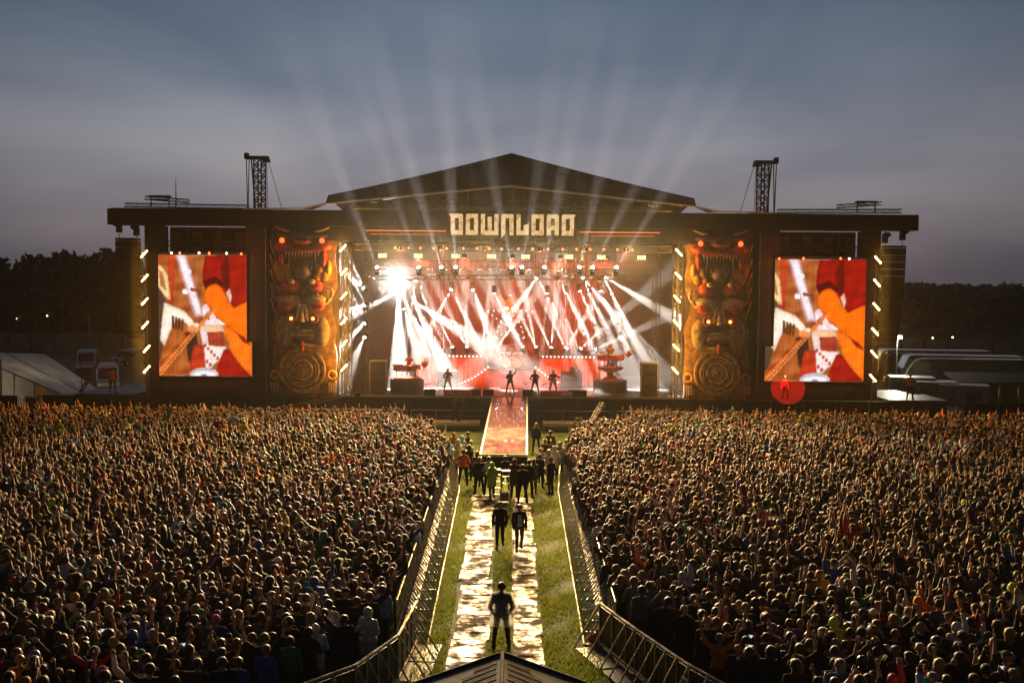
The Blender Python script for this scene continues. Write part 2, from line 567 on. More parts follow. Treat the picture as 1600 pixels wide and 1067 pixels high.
sp(MB().prism([(ft[0].x + .1, YS + 6.5, 14.2), (ft[2].x - .1, YS + 6.5, 14.2), (ft[2].x - .1, YS + 6.5, ft[2].z - .75), (0, YS + 6.5, ft[1].z - .75), (ft[0].x + .1, YS + 6.5, ft[0].z - .75)], (0, .1, 0)), 'gable_drape', M_DRAPE)
# trusses seen in the slot between the roof edge and the header
for yy, za in ((YS + .2, 16.0), (YS + 3, 15.9)):
    sp(MB().truss((-12.3, yy, za - .1), (12.3, yy, za - .1), .55, .045, .6), 'roof_truss', M_TRUSS)
for x in (-9.4, -3.2, .0, 3.1, 9.4):
    sp(MB().tube((x, YS - 1.2, 15.45), (x, YS - 1.2, 16.05 + (1.2 - abs(x) * .1)), .05), 'roof_strut', M_TRUSS)
m_ = MB().truss((-11.4, YS - .9, 15.62), (11.4, YS - .9, 15.62), .22, .03, .5)
sp(m_, 'front_truss', M_TRUSS)

# back wall, side walls, interior uprights
sp(MB().box2((-14, 92.0, 2.0), (14, 92.2, 17.5)), 'back_wall', M_DRAPE)
for sx in (-1, 1):
    for i in range(6):
        y0 = YS + 1.2 + i * 3.0
        sp(MB().box2((sx * 13.2, y0, 2.0), (sx * 13.4, y0 + 2.96, 14.2)), 'side_drape', M_DRAPE)
    sp(MB().truss((sx * 12.15, YS + .6, 2.0), (sx * 12.15, YS + .6, 13.25), .5, .05, .5), 'upright_truss', M_TRUSS)
    sp(MB().truss((sx * 11.0, YS + 3.5, 2.0), (sx * 11.0, YS + 3.5, 13.25), .42, .035, .5), 'upright_truss', M_TRUSS)
# lighting trusses across the stage
for yy, z_ in ((YS + .6, 12.85), (YS + 4, 11.75), (YS + 8, 11.2), (YS + 12, 10.9)):
    sp(MB().truss((-11.6, yy, z_), (11.6, yy, z_), .45, .035, .5), 'lighting_truss', M_TRUSS)

# king posts with stays on the header
for px, sx in ((404, -1), (1193, 1)):
    b0 = at(px, 322 if sx < 0 else 330, YS + 1.5); t0 = at(px + sx * -2, 250 if sx < 0 else 257, YS + 1.5)
    x = b0.x; zt0 = t0.z
    k = empty('king_post', (x, YS + 1.5, zt + .05))
    tag(k, 'lattice mast with head block and stay cables above the header beside the ' + ('thin aerial' if sx < 0 else 'far hills'), 'mast', 'masts on the stage header')
    L = zt0 - zt
    o = MB().truss((-sx * .1, 0, 0), (-sx * .1, 0, L), .62, .06, .42).build('lattice', M_SCAF, k)
    h = MB().box((sx * .1, 0, L + .1), (1.75, .5, .22)).box((sx * .85, 0, L + .22), (.28, .5, .42)).box((-sx * .6, 0, L - .12), (.5, .4, .2))
    h.build('head_block', M_SCAF, k)
    for a, bt in ((.72, .75), (.95, .78), (.55, .2)):
        MB().tube((sx * a * .9, -.1, L), (sx * bt, -.1, 0), .04 if bt > .3 else .06).build('stay', M_SCAF, k)
    MB().tube((-sx * .62, 0, L), (-sx * .70, 0, 0), .022).build('cable', M_SCAF, k)
    MB().tube((-sx * .72, 0, L), (-sx * 1.85, 0, -.3), .022).build('cable', M_SCAF, k)
    MB().box((0, 0, .08), (1.9, .8, .2)).build('base_plate', M_SCAF, k)
am = MB().tube((0, 0, 0), (0, 0, 1.2), .05, .04).tube((0, 0, 1.2), (0, 0, 2.25), .035, .015).box((0, 0, .04), (.3, .3, .08)).build('aerial_mast', M_SCAF)
am.location = (at(275, 323, YS + .3).x, YS + .3, zt + .05)
tag(am, 'thin upright aerial pole standing on the header beam', 'aerial')

# wing towers round the screens
for sx in (-1, 1):
    for x0, x1, nm in ((17.75, 19.4, 'drape_column'), (25.6, 26.75, 'drape_column')):
        sp(MB().box2((sx * x0, YS - .1, 2.0), (sx * x1, YS + 1.6, zb - .003)), nm, M_DRAPE)
    for i in range(5):
        x0 = 19.403 + i * 1.239
        sp(MB().box2((sx * x0, YS + 1.9 + .05 * (i % 2), 2.0), (sx * (x0 + 1.22), YS + 2.0 + .05 * (i % 2), zb - .003)), 'back_drape', M_DRAPE)
    sp(MB().tube((sx * 17.95, YS - .14, 2.2), (sx * 17.95, YS - .14, 14.2), .035), 'drape_pole', mat('brushed_pole', (.42, .40, .37), .35, .8))
    sp(MB().truss((sx * 19.5, YS + 1.0, 13.0), (sx * 25.5, YS + 1.0, 13.0), .35, .03, .5), 'screen_truss', M_SCAF)
    for q in range(4):
        x = sx * (20.2 + q * 1.6)
        sp(MB().box2((x - .32, YS + 1.3, 12.4), (x + .32, YS + 1.36, 13.9)), 'pale_banner', mat('grey_scrim', (.07, .065, .062), .8, var=.3))
    sp(MB().box2((sx * 19.4, YS - .05, 2.0), (sx * 25.6, YS + 1.2, 3.25)), 'screen_plinth', M_DRAPE)
    sp(MB().box2((sx * 12.7, YS + .6, 2.0), (sx * 17.7, YS + .75, zb - .003)), 'totem_backcloth', mat('brown_backcloth', (.05, .032, .02), .8, var=.4, scale=.8))
    # side scaffold platform where a steward stands
    pl = sp(MB().box2((sx * 27.2, YS - 1.2, 1.95), (sx * 31.5, YS + 3, 2.08)), 'side_platform', M_SCAF)
    sp(MB().box2((sx * 27.2, YS - 1.0, 0), (sx * 31.4, YS - .9, 1.948)), 'platform_skirt', M_DRAPE)
    if sx < 0:
        m_ = MB()
        for i in range(17):
            x = -31.2 + i * .24
            m_.tube((x, YS - 1.1, 2.08), (x, YS - 1.1, 2.95), .012, n=4)
        m_.tube((-31.3, YS - 1.1, 2.95), (-27.3, YS - 1.1, 2.95), .025); m_.tube((-31.3, YS - 1.1, 2.2), (-27.3, YS - 1.1, 2.2), .02)
        sp(m_, 'guard_rail', mat('galvanised_rail', (.4, .4, .4), .45, .7))
        m_ = MB().truss((-31.4, YS - .4, 2.1), (-29.6, YS - .4, 5.2), .18, .03, .4)
        m_.tube((-31.35, YS - .4, 2.1), (-31.35, YS - .4, 4.2), .035)
        sp(m_, 'brace_truss', M_SCAF)

# ---- sign letters (angular block capitals)
M_SIGN = bpy.data.materials.new('lit_cream_sign')
M_SIGN.use_nodes = True
nt = M_SIGN.node_tree; b_ = nt.nodes['Principled BSDF']
n_ = nt.nodes.new('ShaderNodeTexNoise'); n_.inputs['Scale'].default_value = 3.5; n_.inputs['Detail'].default_value = 6
g_ = nt.nodes.new('ShaderNodeNewGeometry'); nt.links.new(g_.outputs['Position'], n_.inputs['Vector'])
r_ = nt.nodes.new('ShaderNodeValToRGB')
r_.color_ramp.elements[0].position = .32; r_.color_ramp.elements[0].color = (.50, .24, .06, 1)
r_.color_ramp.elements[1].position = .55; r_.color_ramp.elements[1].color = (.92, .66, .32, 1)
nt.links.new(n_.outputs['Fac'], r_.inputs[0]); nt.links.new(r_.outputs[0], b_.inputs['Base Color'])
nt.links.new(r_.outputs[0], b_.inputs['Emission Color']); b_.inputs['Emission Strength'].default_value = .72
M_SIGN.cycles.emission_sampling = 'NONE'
sign = empty('stage_sign', (-.05, YS - .8, 13.72))
tag(sign, 'lit cream block lettering reading DOWNLOAD on the black header over the stage', 'sign')
# each glyph: polygons on a 0..10 by 0..15 grid, butted without overlap
GL = {
 'D': [[(1, 0), (10, 0), (10, 3.2), (4, 3.2), (1.6, 2)], [(7, 3.2), (10, 3.2), (10, 12), (7, 12)], [(-.6, 15), (.9, 12.9), (4, 12), (10, 12), (10, 14.2), (9, 15)], [(1, 2.0), (4, 3.2), (4, 12), (1, 12.8)]],
 'O': [[(1, 0), (9.4, 0), (10, .8), (10, 3.2), (1, 3.2)], [(1, 3.2), (4, 3.2), (4, 12), (1, 12)], [(7, 3.2), (10, 3.2), (10, 12), (7, 12)], [(1, 12), (10, 12), (10, 15), (1.7, 15), (1, 14.2)]],
 'W': [[(1, 3.2), (4, 3.2), (4, 15), (1, 15)], [(1, .6), (1.6, 0), (14, 0), (14, 3.2), (1, 3.2)], [(6, 3.2), (9, 3.2), (9, 13), (6, 13)], [(11, 3.2), (14, 3.2), (14, 15), (11, 15)]],
 'N': [[(1, 12), (10, 12), (10, 15), (1.8, 15), (1, 14.2)], [(1, -2.2), (4, 1.2), (4, 12), (1, 12)], [(7, 0), (10, 0), (10, 12), (7, 12)]],
 'L': [[(1, 3.2), (4, 3.2), (4, 15), (1, 15)], [(1, 0), (10, 0), (10, 3.2), (1, 3.2)], [(6.4, 3.2), (10, 3.2), (10, 9.2), (8.8, 7.6), (6.4, 7.2)]],
 'A': [[(1, 0), (4, 0), (4, 12), (1, 12)], [(7, 0), (10, 0), (10, 12), (7, 12)], [(1, 12), (10, 12), (10, 14), (9, 15), (2, 15), (1, 14)], [(4, 4), (7, 4), (7, 7), (4, 7)]],
}
GL['Q'] = [[(11 - x, y) for x, y in reversed(p)] for p in GL['D']]
adv = 0; seq = []
for ch in 'DOWNLOAQ':
    seq.append((ch, adv)); adv += 15.2 if ch == 'W' else 11.2
sc_ = 9.05 / (adv - .2)
for ch, a in seq:
    m_ = MB()
    for p in GL[ch]:
        m_.prism([(-4.52 + (a + x) * sc_, 0, y * .1) for x, y in p], (0, .08, 0))
    m_.build('letter', M_SIGN, sign)

# ================================================================== LED screens
def raster_screen(nu=150, nv=190):
    """Pixel colours of the video picture, in the photo's 247..394 x 398..588 window."""
    x = 241 + (394 - 241) * (np.arange(nu) + .5) / nu
    y = 398 + 190 * (np.arange(nv) + .5) / nv
    X, Y = np.meshgrid(x, y)
    img = np.zeros((nv, nu, 3))
    wob = np.sin(X * .21 + Y * .13) + np.sin(X * .07 - Y * .19 + 1) + np.sin(Y * .33 + X * .05)
    img[:] = (.52, .17, .05)
    img += (wob[..., None] * np.array([.05, .03, .014]))
    t = np.clip((X - 247) / 70, 0, 1)[..., None]
    img = img * (1 - t * .35) + np.array([.33, .20, .09]) * t * .35
    def poly(pts, c, soft=0, mode=1.0):
        nonlocal img
        ins = np.zeros(X.shape, bool)
        n = len(pts)
        for i in range(n):
            (x0, y0), (x1, y1) = pts[i], pts[(i + 1) % n]
            cnd = ((y0 > Y) != (y1 > Y)) & (X < (x1 - x0) * (Y - y0) / (y1 - y0 + 1e-9) + x0)
            ins ^= cnd
        mk = ins.astype(float)
        for _ in range(soft):
            mk = (mk + np.roll(mk, 1, 0) + np.roll(mk, -1, 0) + np.roll(mk, 1, 1) + np.roll(mk, -1, 1)) / 5
        inn = mk
        for _ in range(9):
            inn = (inn + np.roll(inn, 2, 0) + np.roll(inn, -2, 0) + np.roll(inn, 2, 1) + np.roll(inn, -2, 1)) / 5
        shade_ = np.clip(.52 + .62 * inn, 0, 1.12)[..., None] if max(c) > .3 and mk.sum() > 500 else 1.0
        cc = shade_ * np.array(c) * (1 + .12 * wob[..., None] * (.6 if max(c) < .9 else .25))
        img = img * (1 - mk[..., None] * mode) + cc * mk[..., None] * mode
    def disc(cx, cy, rx, ry, c, soft=0):
        poly([(cx + rx * math.cos(a), cy + ry * math.sin(a)) for a in np.linspace(0, 2 * math.pi, 20, endpoint=False)], c, soft)
    poly([(262, 398), (276, 398), (270, 470), (262, 500)], (.60, .10, .04), 2)
    poly([(273, 398), (291, 398), (319, 495), (303, 495)], (.75, .45, .48), 3)
    poly([(276, 398), (288, 398), (316, 492), (306, 492)], (1.0, .92, .95), 1)
    disc(295, 424, 4, 4, (1, 1, 1), 1); disc(289, 455, 4.5, 4.5, (1, 1, 1), 1)
    poly([(297, 449), (314, 451), (314, 456), (298, 455)], (.35, .12, .05), 1)
    poly([(241, 412), (252, 415), (262, 430), (266, 470), (256, 462), (241, 440)], (.95, .72, .42), 1)
    poly([(247, 420), (254, 425), (260, 455), (250, 446)], (.55, .28, .12), 1)
    poly([(241, 440), (256, 462), (262, 478), (250, 560), (241, 575)], (.10, .09, .06), 2)
    poly([(256, 472), (272, 479), (287, 485), (300, 500), (308, 514), (300, 520), (290, 505), (276, 498), (264, 520), (256, 542), (249, 532), (252, 500)], (1.0, .86, .74), 1)
    for i in range(4):
        poly([(268 + 5 * i, 493 + 2 * i), (271 + 5 * i, 493 + 2 * i), (272 + 4 * i, 512 + 3 * i), (267 + 5 * i, 515)], (.10, .06, .03), 1)
    poly([(314, 480), (325, 470), (352, 503), (351, 522), (320, 512)], (.98, .72, .72), 1)
    for i in range(9):
        disc(319 + (i * 7) % 30, 486 + (i * 11) % 24, 2.2, 3.5, (.55, .08, .10) if i % 2 else (1, .95, .95), 1)
    poly([(312, 508), (350, 508), (350, 520), (313, 524)], (.95, .62, .40), 2)
    poly([(314, 520), (350, 518), (350, 545), (330, 548), (316, 540)], (.42, .08, .05), 2)
    poly([(311, 512), (323, 514), (326, 540), (344, 541), (355, 541), (344, 560), (330, 575), (313, 580), (318, 550)], (1.0, .80, .76), 1)
    for i in range(7):
        disc(320 + (i * 5) % 22, 540 + i * 5, 2.4, 3, (.50, .16, .14), 1)
    poly([(288, 520), (306, 520), (312, 560), (300, 578), (292, 560)], (.07, .04, .03), 2)
    poly([(302, 540), (318, 540), (322, 588), (296, 588), (296, 565)], (.55, .07, .03), 2)
    poly([(322, 398), (383, 398), (394, 398), (394, 470), (368, 486), (352, 456), (338, 443), (322, 452), (316, 440), (318, 415)], (.36, .012, .006), 1)
    poly([(345, 420), (352, 398), (358, 398), (360, 450), (352, 452)], (.16, .006, .004), 2)
    poly([(318, 438), (336, 431), (350, 440), (356, 452), (338, 442), (322, 452)], (.12, .006, .004), 1)
    poly([(354, 456), (359, 450), (363, 462), (360, 474)], (.85, .55, .48), 1)
    poly([(320, 455), (327, 446), (338, 442), (348, 450), (356, 468), (366, 480), (394, 466), (394, 536), (384, 534), (362, 515), (335, 492), (320, 470)], (1.0, .23, .008), 1)
    poly([(348, 508), (362, 512), (386, 534), (394, 536), (394, 588), (378, 574), (360, 548), (351, 520)], (1.0, .26, .02), 1)
    poly([(366, 516), (386, 530), (392, 540), (380, 534)], (.35, .03, .01), 1)
    poly([(350, 546), (358, 546), (372, 566), (392, 588), (334, 588), (342, 566)], (.40, .018, .012), 1)
    a0, a1 = np.array([241., 588.]), np.array([334., 482.])
    for off, wd, c in ((0, 9, (.85, .26, .06)), (-5.5, 1.3, (1, .55, .25)), (5.5, 1.3, (.22, .05, .02)), (0, 1.2, (1.0, .45, .2))):
        n = np.array([a1[1] - a0[1], a0[0] - a1[0]]); n = n / np.linalg.norm(n)
        p = [a0 + n * (off - wd / 2), a1 + n * (off - wd / 2) * .6, a1 + n * (off + wd / 2) * .6, a0 + n * (off + wd / 2)]
        poly([tuple(q) for q in p], c, 1)
    for i in range(20):
        q = a0 + (a1 - a0) * (i / 28)
        poly([tuple(q - n * 4.5 + (a1 - a0) * .002), tuple(q + n * 4.5 + (a1 - a0) * .002), tuple(q + n * 4.5 - (a1 - a0) * .004), tuple(q - n * 4.5 - (a1 - a0) * .004)], (.35, .09, .03), 0)
    disc(301, 514, 9, 6, (.95, .40, .16), 1); disc(306, 508, 4, 3, (1, .9, .8), 1)
    disc(318, 585, 23, 10, (.62, .58, .62), 1); disc(318, 587, 18, 7, (.95, .92, .95), 1); disc(318, 589, 6, 4, (.2, .2, .35), 1)
    # camera grain, vertical stage-light streaks and rolled-off shading
    gr = np.random.default_rng(4).normal(0, 1, img.shape[:2])
    gr = (gr + np.roll(gr, 1, 0) + np.roll(gr, 1, 1)) / 3
    st = .5 * np.sin(X * .9 + 2 * np.sin(X * .17)) + .5 * np.sin(X * .31 + Y * .06) + .4 * np.sin(Y * .45 + X * .2)
    lum = img.mean(2, keepdims=True)
    img = img * (1 + .10 * gr[..., None] + .13 * st[..., None] * np.clip(1.1 - lum, .2, 1))
    img = np.clip(img, 0, 1.2) ** np.array([1.12, 1.28, 1.35])
    return np.clip(img, 0.002, 1.1)

SCR = raster_screen()
def screen_material():
    m = bpy.data.materials.new('led_video_face')
    m.use_nodes = True
    nt = m.node_tree; nt.nodes.clear()
    o = nt.nodes.new('ShaderNodeOutputMaterial')
    a = nt.nodes.new('ShaderNodeAttribute'); a.attribute_name = 'pixel'
    em = nt.nodes.new('ShaderNodeEmission'); em.inputs[1].default_value = 1.0
    nt.links.new(a.outputs['Color'], em.inputs[0]); nt.links.new(em.outputs[0], o.inputs[0])
    m.cycles.emission_sampling = 'NONE'
    return m
M_LED = screen_material()
def led_face(name, x0, x1, z0, z1, u0, u1, v0, v1, parent):
    """A module whose every cell is one picture dot block."""
    nv, nu, _ = SCR.shape
    i0, i1 = int(round(u0 * nu)), int(round(u1 * nu)); j0, j1 = int(round(v0 * nv)), int(round(v1 * nv))
    cols = SCR[j0:j1, i0:i1]
    h, w_ = cols.shape[:2]
    xs = np.linspace(x0, x1, w_ + 1); zs = np.linspace(z1, z0, h + 1)
    XX, ZZ = np.meshgrid(xs, zs)
    V = np.stack([XX, np.zeros_like(XX), ZZ], -1).reshape(-1, 3)
    J, I = np.meshgrid(np.arange(h), np.arange(w_), indexing='ij')
    a = J * (w_ + 1) + I
    F = np.stack([a, a + w_ + 1, a + w_ + 2, a + 1], -1).reshape(-1, 4)
    me = bpy.data.meshes.new(name)
    me.from_pydata(V.tolist(), [], F.tolist())
    at_ = me.attributes.new('pixel', 'FLOAT_COLOR', 'FACE')
    c4 = np.concatenate([cols.reshape(-1, 3), np.ones((h * w_, 1))], 1)
    at_.data.foreach_set('color', c4.ravel().astype(np.float32))
    me.materials.append(M_LED)
    ob = bpy.data.objects.new(name, me); COL.objects.link(ob); ob.parent = parent
    return ob
for sx, pxs, lab in ((-1, (247, 386, 394), 'beside the steward platform with the mesh guard rail'), (1, (1211.5, 1349, 1198.5), 'beside the coaches and floodlight')):
    tl = at(pxs[0], 398 if sx < 0 else 405, YS - .4); br = at(pxs[1], 588 if sx < 0 else 596.5, YS - .4)
    s = empty('video_screen', ((tl.x + br.x) / 2, YS - .4, br.z))
    tag(s, 'LED video screen showing an orange guitarist, ' + lab, 'screen', 'screens flanking the stage')
    W_, H_ = br.x - tl.x, tl.z - br.z
    hx = W_ / 2
    off = 0 if sx < 0 else 9.0                # the two pictures are cropped slightly differently
    ufull = lambda px: (px - 241) / 153.0
    ua, ub = (ufull(247), ufull(386)) if sx < 0 else (ufull(254), ufull(391.5))
    nx_, nz_ = 5, 7
    for i in range(nx_):
        for j in range(nz_):
            led_face('led_tile', -hx + W_ * i / nx_ + .004, -hx + W_ * (i + 1) / nx_ - .004,
                     H_ * (1 - (j + 1) / nz_) + .004, H_ * (1 - j / nz_) - .004,
                     ua + (ub - ua) * i / nx_, ua + (ub - ua) * (i + 1) / nx_, j / nz_, (j + 1) / nz_, s)
    # the wider lower rows step out towards the stage
    ex = abs(pxs[2] - (pxs[1] if sx < 0 else pxs[0])) / 21.4
    if sx < 0:
        led_face('led_tile', hx + .004, hx + ex, 0.004, H_ * 2 / 7, ufull(386), ufull(394), 5 / 7, 1, s).location.y = .0
    else:
        led_face('led_tile', -hx - ex, -hx - .004, 0.004, H_ * 2 / 7, ufull(242), ufull(254), 5 / 7, 1, s)
    xl, xr = (-hx - .06, hx + .06)
    MB().box2((-hx - .02, .02, -.05), (hx + .02, .35, H_ + .05)).build('cabinet', M_CASE, s)
    if sx < 0: MB().box2((hx + .022, .02, -.05), (hx + ex + .02, .35, H_ * 2 / 7)).build('cabinet', M_CASE, s)
    else: MB().box2((-hx - ex - .02, .02, -.05), (-hx - .022, .35, H_ * 2 / 7)).build('cabinet', M_CASE, s)
    MB().box2((-hx - .05, .05, H_ + .052), (hx + .05, .3, H_ + .2)).build('header_bar', M_CASE, s)
    # picture light spilling on the crowd
    d = bpy.data.lights.new('screen_glow', 'AREA'); d.shape = 'RECTANGLE'; d.size = W_; d.size_y = H_; d.energy = 5000; d.color = (1, .30, .12)
    o = bpy.data.objects.new('screen_glow', d); COL.objects.link(o); o.parent = s; o.location = (0, -.06, H_ / 2); o.rotation_euler = (math.pi / 2, 0, 0)

# ================================================================== line arrays
for sx, px0, px1 in ((-1, 200, 213), (1, 1396, 1377)):
    pt = at(px0, 376 if sx < 0 else 388, YS - 1.2)
    la = empty('line_array', (pt.x, YS - 1.2, 14.28))
    tag(la, 'hanging column of black loudspeakers under the header end near the ' + ('dark wooded hill' if sx < 0 else 'misty hills'), 'loudspeaker', 'loudspeaker columns at the stage ends')
    n = 14
    x, y, z, a = 0.0, 0.0, pt.z - 14.28, 0.0
    MB().box((0, 0, z + .1), (1.5, .9, .14)).build('fly_frame', M_CASE, la)
    for q in (-.62, .62):
        m_ = MB().box((q, 0, z + .62 + (.22 if q * sx > 0 else 0)), (.34, .34, .55)).ball((q + .12 * sx, 0, z + .95 + (.22 if q * sx > 0 else 0)), (.34, .22, .2))
        m_.build('chain_hoist', M_CASE, la)
        MB().tube((q, 0, z + .9), (q, 0, 0), .02, n=4).build('chain', M_SCAF, la)
        MB().tube((q, 0, z), (q, 0, z + .5), .03, n=4).build('lifting_hook', M_SCAF, la)
    for i in range(n):
        a = (i / n) ** 2 * .5
        h = .50
        c = Vector((x - sx * .012 * i, y, z - h / 2))
        rot = Matrix.Rotation(a, 3, 'X')
        o = MB().box((0, 0, 0), (1.55, .75, h - .03)).build('cabinet', M_CASE, la)
        o.location = c; o.rotation_euler = (a, 0, 0)
        gl = MB().box((0, -.385, 0), (1.45, .012, h - .08)).build('grille', mat('speaker_grille', (.007, .007, .007), .7, .0, bump=.5, bscale=60), o)
        z -= h * math.cos(a); y += h * math.sin(a)
# ================================================================== stage lights
AMB = (1.0, .42, .05)
WARM = (1.0, .72, .40)
WHITE = (1.0, .93, .84)
E_AMB = emis('amber_lens', (1.0, .62, .18), 22)
E_BLIND = emis('blinder_lens', (1.0, .58, .17), 9)
E_WHITE = emis('white_lens', (1.0, .95, .88), 40)
E_RED = emis('red_lens', (1.0, .10, .03), 7)
E_BULB = emis('bulb_glass', (1.0, .80, .62), 6)

# amber strobe bars on four uprights
def strobe_proto(sx):
    r = empty('strobe_bar')
    rot = Matrix.Rotation(-sx * R(42), 3, 'Y')
    MB().box((0, .09, 0), (.20, .12, .80), rot).build('housing', M_CASE, r)
    for i in range(5):
        p = rot @ Vector((0, 0, -.28 + .14 * i))
        MB().lathe([(.062, -.03), (.05, -.045), (.0, -.05)], (p.x, .05, p.z), 10, 'Y').build('lens', E_AMB, r)
    MB().box((0, .19, 0), (.05, .10, .30)).build('bracket', M_SCAF, r)
    return r
STROBES = [
    (-1, [(225, 397), (226, 434.5), (226, 471), (226.5, 508), (229, 545), (229, 577)], 'outer upright beside the screen edge', YS - 1.9),
    (-1, [(535.5, 388), (537, 425), (537, 462.5), (537, 502), (537, 537), (537.5, 574.5)], 'upright next to the carved totem', YS - .1),
    (1, [(1061, 394.5), (1060, 431), (1058, 467), (1057, 505), (1056.5, 543), (1055, 579)], 'upright next to the carved totem', YS - .1),
    (1, [(1372, 406), (1370.5, 442), (1369.5, 479), (1367.5, 518), (1366, 553), (1364, 590.5)], 'outer upright beside the screen edge', YS - 1.9),
]
for sx, pts, lab, Y in STROBES:
    proto = strobe_proto(sx)
    for i, (px, py) in enumerate(pts):
        o = proto if i == 0 else copy_tree(proto)
        p = at(px, py, Y)
        o.location = p
        tag(o, 'glowing amber strobe bar tilted on the ' + lab, 'stage light', 'amber strobe bars')
        if 'outer' not in lab: lamp('POINT', 'strobe_light', (0, -.55, 0), (0, -1, 0), 150, AMB, .14, parent=o)
        lamp('SPOT', 'strobe_beam', (0, -.2, 0), (0, -1, -.1), 620, AMB, .14, 160, .5, parent=o)
    a_, b2 = at(pts[0][0], pts[0][1] - 14, Y), at(pts[-1][0], pts[-1][1] + 22, Y)
    up = MB().tube((a_.x, Y + .27, a_.z), (b2.x, Y + .27, 2.0), .05).build('light_upright', M_SCAF)
    tag(up, 'dark pole carrying amber strobe bars on the ' + lab, 'pole', 'strobe poles')
    up['label'] = 'dark vertical pole behind the amber strobes on the ' + lab

# eight-lamp blinders over the stage front
bl0 = None
for i, px in enumerate((597.5, 653.5, 712, 768, 821, 889, 939.5, 1002.5)):
    p = at(px, 401 + (px - 799) * .008, YS + .3)
    if bl0 is None:
        bl0 = empty('blinder')
        MB().box((0, .08, 0), (.68, .10, .36)).build('housing', M_CASE, bl0)
        for a in range(4):
            for b_ in range(2):
                MB().lathe([(.052, 0), (.04, -.02), (0, -.025)], (-.24 + a * .16, .02, -.08 + .16 * b_), 10, 'Y').build('lamp', E_BLIND, bl0)
        MB().tube((0, .1, .18), (0, .1, .62), .025).build('hanger', M_SCAF, bl0)
        o = bl0
    else:
        o = copy_tree(bl0)
    o.location = p
    tag(o, 'eight-lamp amber blinder hanging from the front lighting truss', 'stage light', 'amber blinders over the stage')
for i in range(8):
    pass
for o in [q for q in scene.objects if q.name.split('.')[0] == 'blinder']:
    lamp('SPOT', 'blinder_light', (0, -.2, 0), (0, -1, -.22), 3500, (1, .66, .30), .22, 130, .5, parent=o)

# red par cans in the row above
pc0 = None
for px in (618, 639, 657, 678, 698, 724, 745, 765, 784, 810, 832.5, 856, 879.5, 901, 922, 944, 965, 988):
    p = at(px, 389 + (px - 799) * .008, YS + .6)
    if pc0 is None:
        pc0 = empty('par_can')
        MB().lathe([(.05, .28), (.09, .24), (.10, 0)], (0, 0, 0), 10, 'Y').build('barrel', M_CASE, pc0)
        MB().lathe([(.085, -.004), (.0, -.012)], (0, 0, 0), 10, 'Y').build('lens', E_RED, pc0)
        MB().ring((0, .08, .05), .12, .012, 10, 4, 'Y').build('yoke', M_SCAF, pc0)
        o = pc0
    else: o = copy_tree(pc0)
    o.location = p
    tag(o, 'small red par lamp in the row above the amber blinders', 'stage light', 'red par lamps')
# lamps along the top of the video screens
for px, py, c in ((268, 395.5, 'white'), (281, 395.5, 'red'), (311, 395.5, 'white'), (327, 396, 'red'), (354, 396, 'white'), (377, 397, 'red'),
                  (1217.5, 404.5, 'red'), (1255.5, 404, 'red'), (1313.5, 404, 'red'), (1327, 404.5, 'white')):
    o = copy_tree(pc0)
    o.location = at(px, py, YS - .75)
    tag(o, f'small {c} lamp on the top edge of a video screen', 'stage light', 'lamps on the video screens')
    for ch in o.children:
        if ch.name.startswith('lens') and c == 'white':
            ch.data = ch.data.copy(); ch.data.materials[0] = E_BULB
    if c == 'red' and px in (327, 377, 1217.5, 1255.5):
        lamp('POINT', 'par_light', (0, -.15, 0), (0, -1, 0), 60, (1, .08, .02), .08, parent=o)

# moving heads
mh = None
def moving_head():
    r = empty('moving_head')
    MB().box((0, 0, .10), (.34, .30, .20)).build('base', M_CASE, r)
    y = MB().prism([(-.22, -.07, .20), (.22, -.07, .20), (.22, -.07, .54), (.17, -.07, .54), (.17, -.07, .25), (-.17, -.07, .25), (-.17, -.07, .54), (-.22, -.07, .54)], (0, .14, 0)).build('yoke', M_CASE, r)
    h = MB().lathe([(.09, -.22), (.14, -.12), (.15, .12), (.13, .17)], (0, 0, 0), 12).build('head', M_CASE, r, True)
    h.location = (0, 0, .46)
    l = MB().lathe([(.12, .172), (.07, .19), (0, .195)], (0, 0, 0), 12).build('lens', E_WHITE, h, True)
    return r
MH = moving_head()
MH_used = [False]
def beam(src, dst, cone, power, label, group, hang=False, color=WHITE, size=.03, blend=.25):
    """A moving head at src (its lamp) whose beam points at dst."""
    src, dst = Vector(src), Vector(dst)
    if MH_used[0]: r = copy_tree(MH)
    else: r = MH; MH_used[0] = True
    tag(r, label, 'stage light', group)
    d = (dst - src).normalized()
    if hang:
        r.location = src + Vector((0, 0, .46)); r.rotation_euler = (0, math.pi, 0)
        ld = Matrix.Rotation(-math.pi, 3, 'Y') @ d
    else:
        r.location = src - Vector((0, 0, .46)); ld = d
    for ch in r.children:
        if ch.name.startswith('head'):
            ch.rotation_euler = ld.to_track_quat('Z', 'Y').to_euler()
    l = lamp('SPOT', 'beam_light', Vector((0, 0, .46)) + ld * .22, ld, power, color, size, cone, blend, parent=r)
    return r

BP = 115000.0
# upper riser row throwing up
YR = 82.5
up_t = [(708, 545, 676, 480, YR - 1.0), (730, 545, 726, 440, YR - 1), (753, 545, 768, 440, YR - 1), (775, 545, 830, 470, YR - 1.2),
        (818, 545, 768, 462, YR - 1.2), (838, 545, 815, 440, YR - 1), (861, 546, 872, 440, YR - 1), (884, 546.5, 925, 478, YR - 1.0),
        (905, 546.5, 970, 490, YR - 1.2), (928, 547, 1050, 492, YR - 1.5)]
for a, b_, c, d, Y2 in up_t:
    beam(at(a, b_, YR), at(c, d, Y2), 8.5, BP, 'moving head on the upper riser throwing a narrow white beam upward', 'riser beam lights')
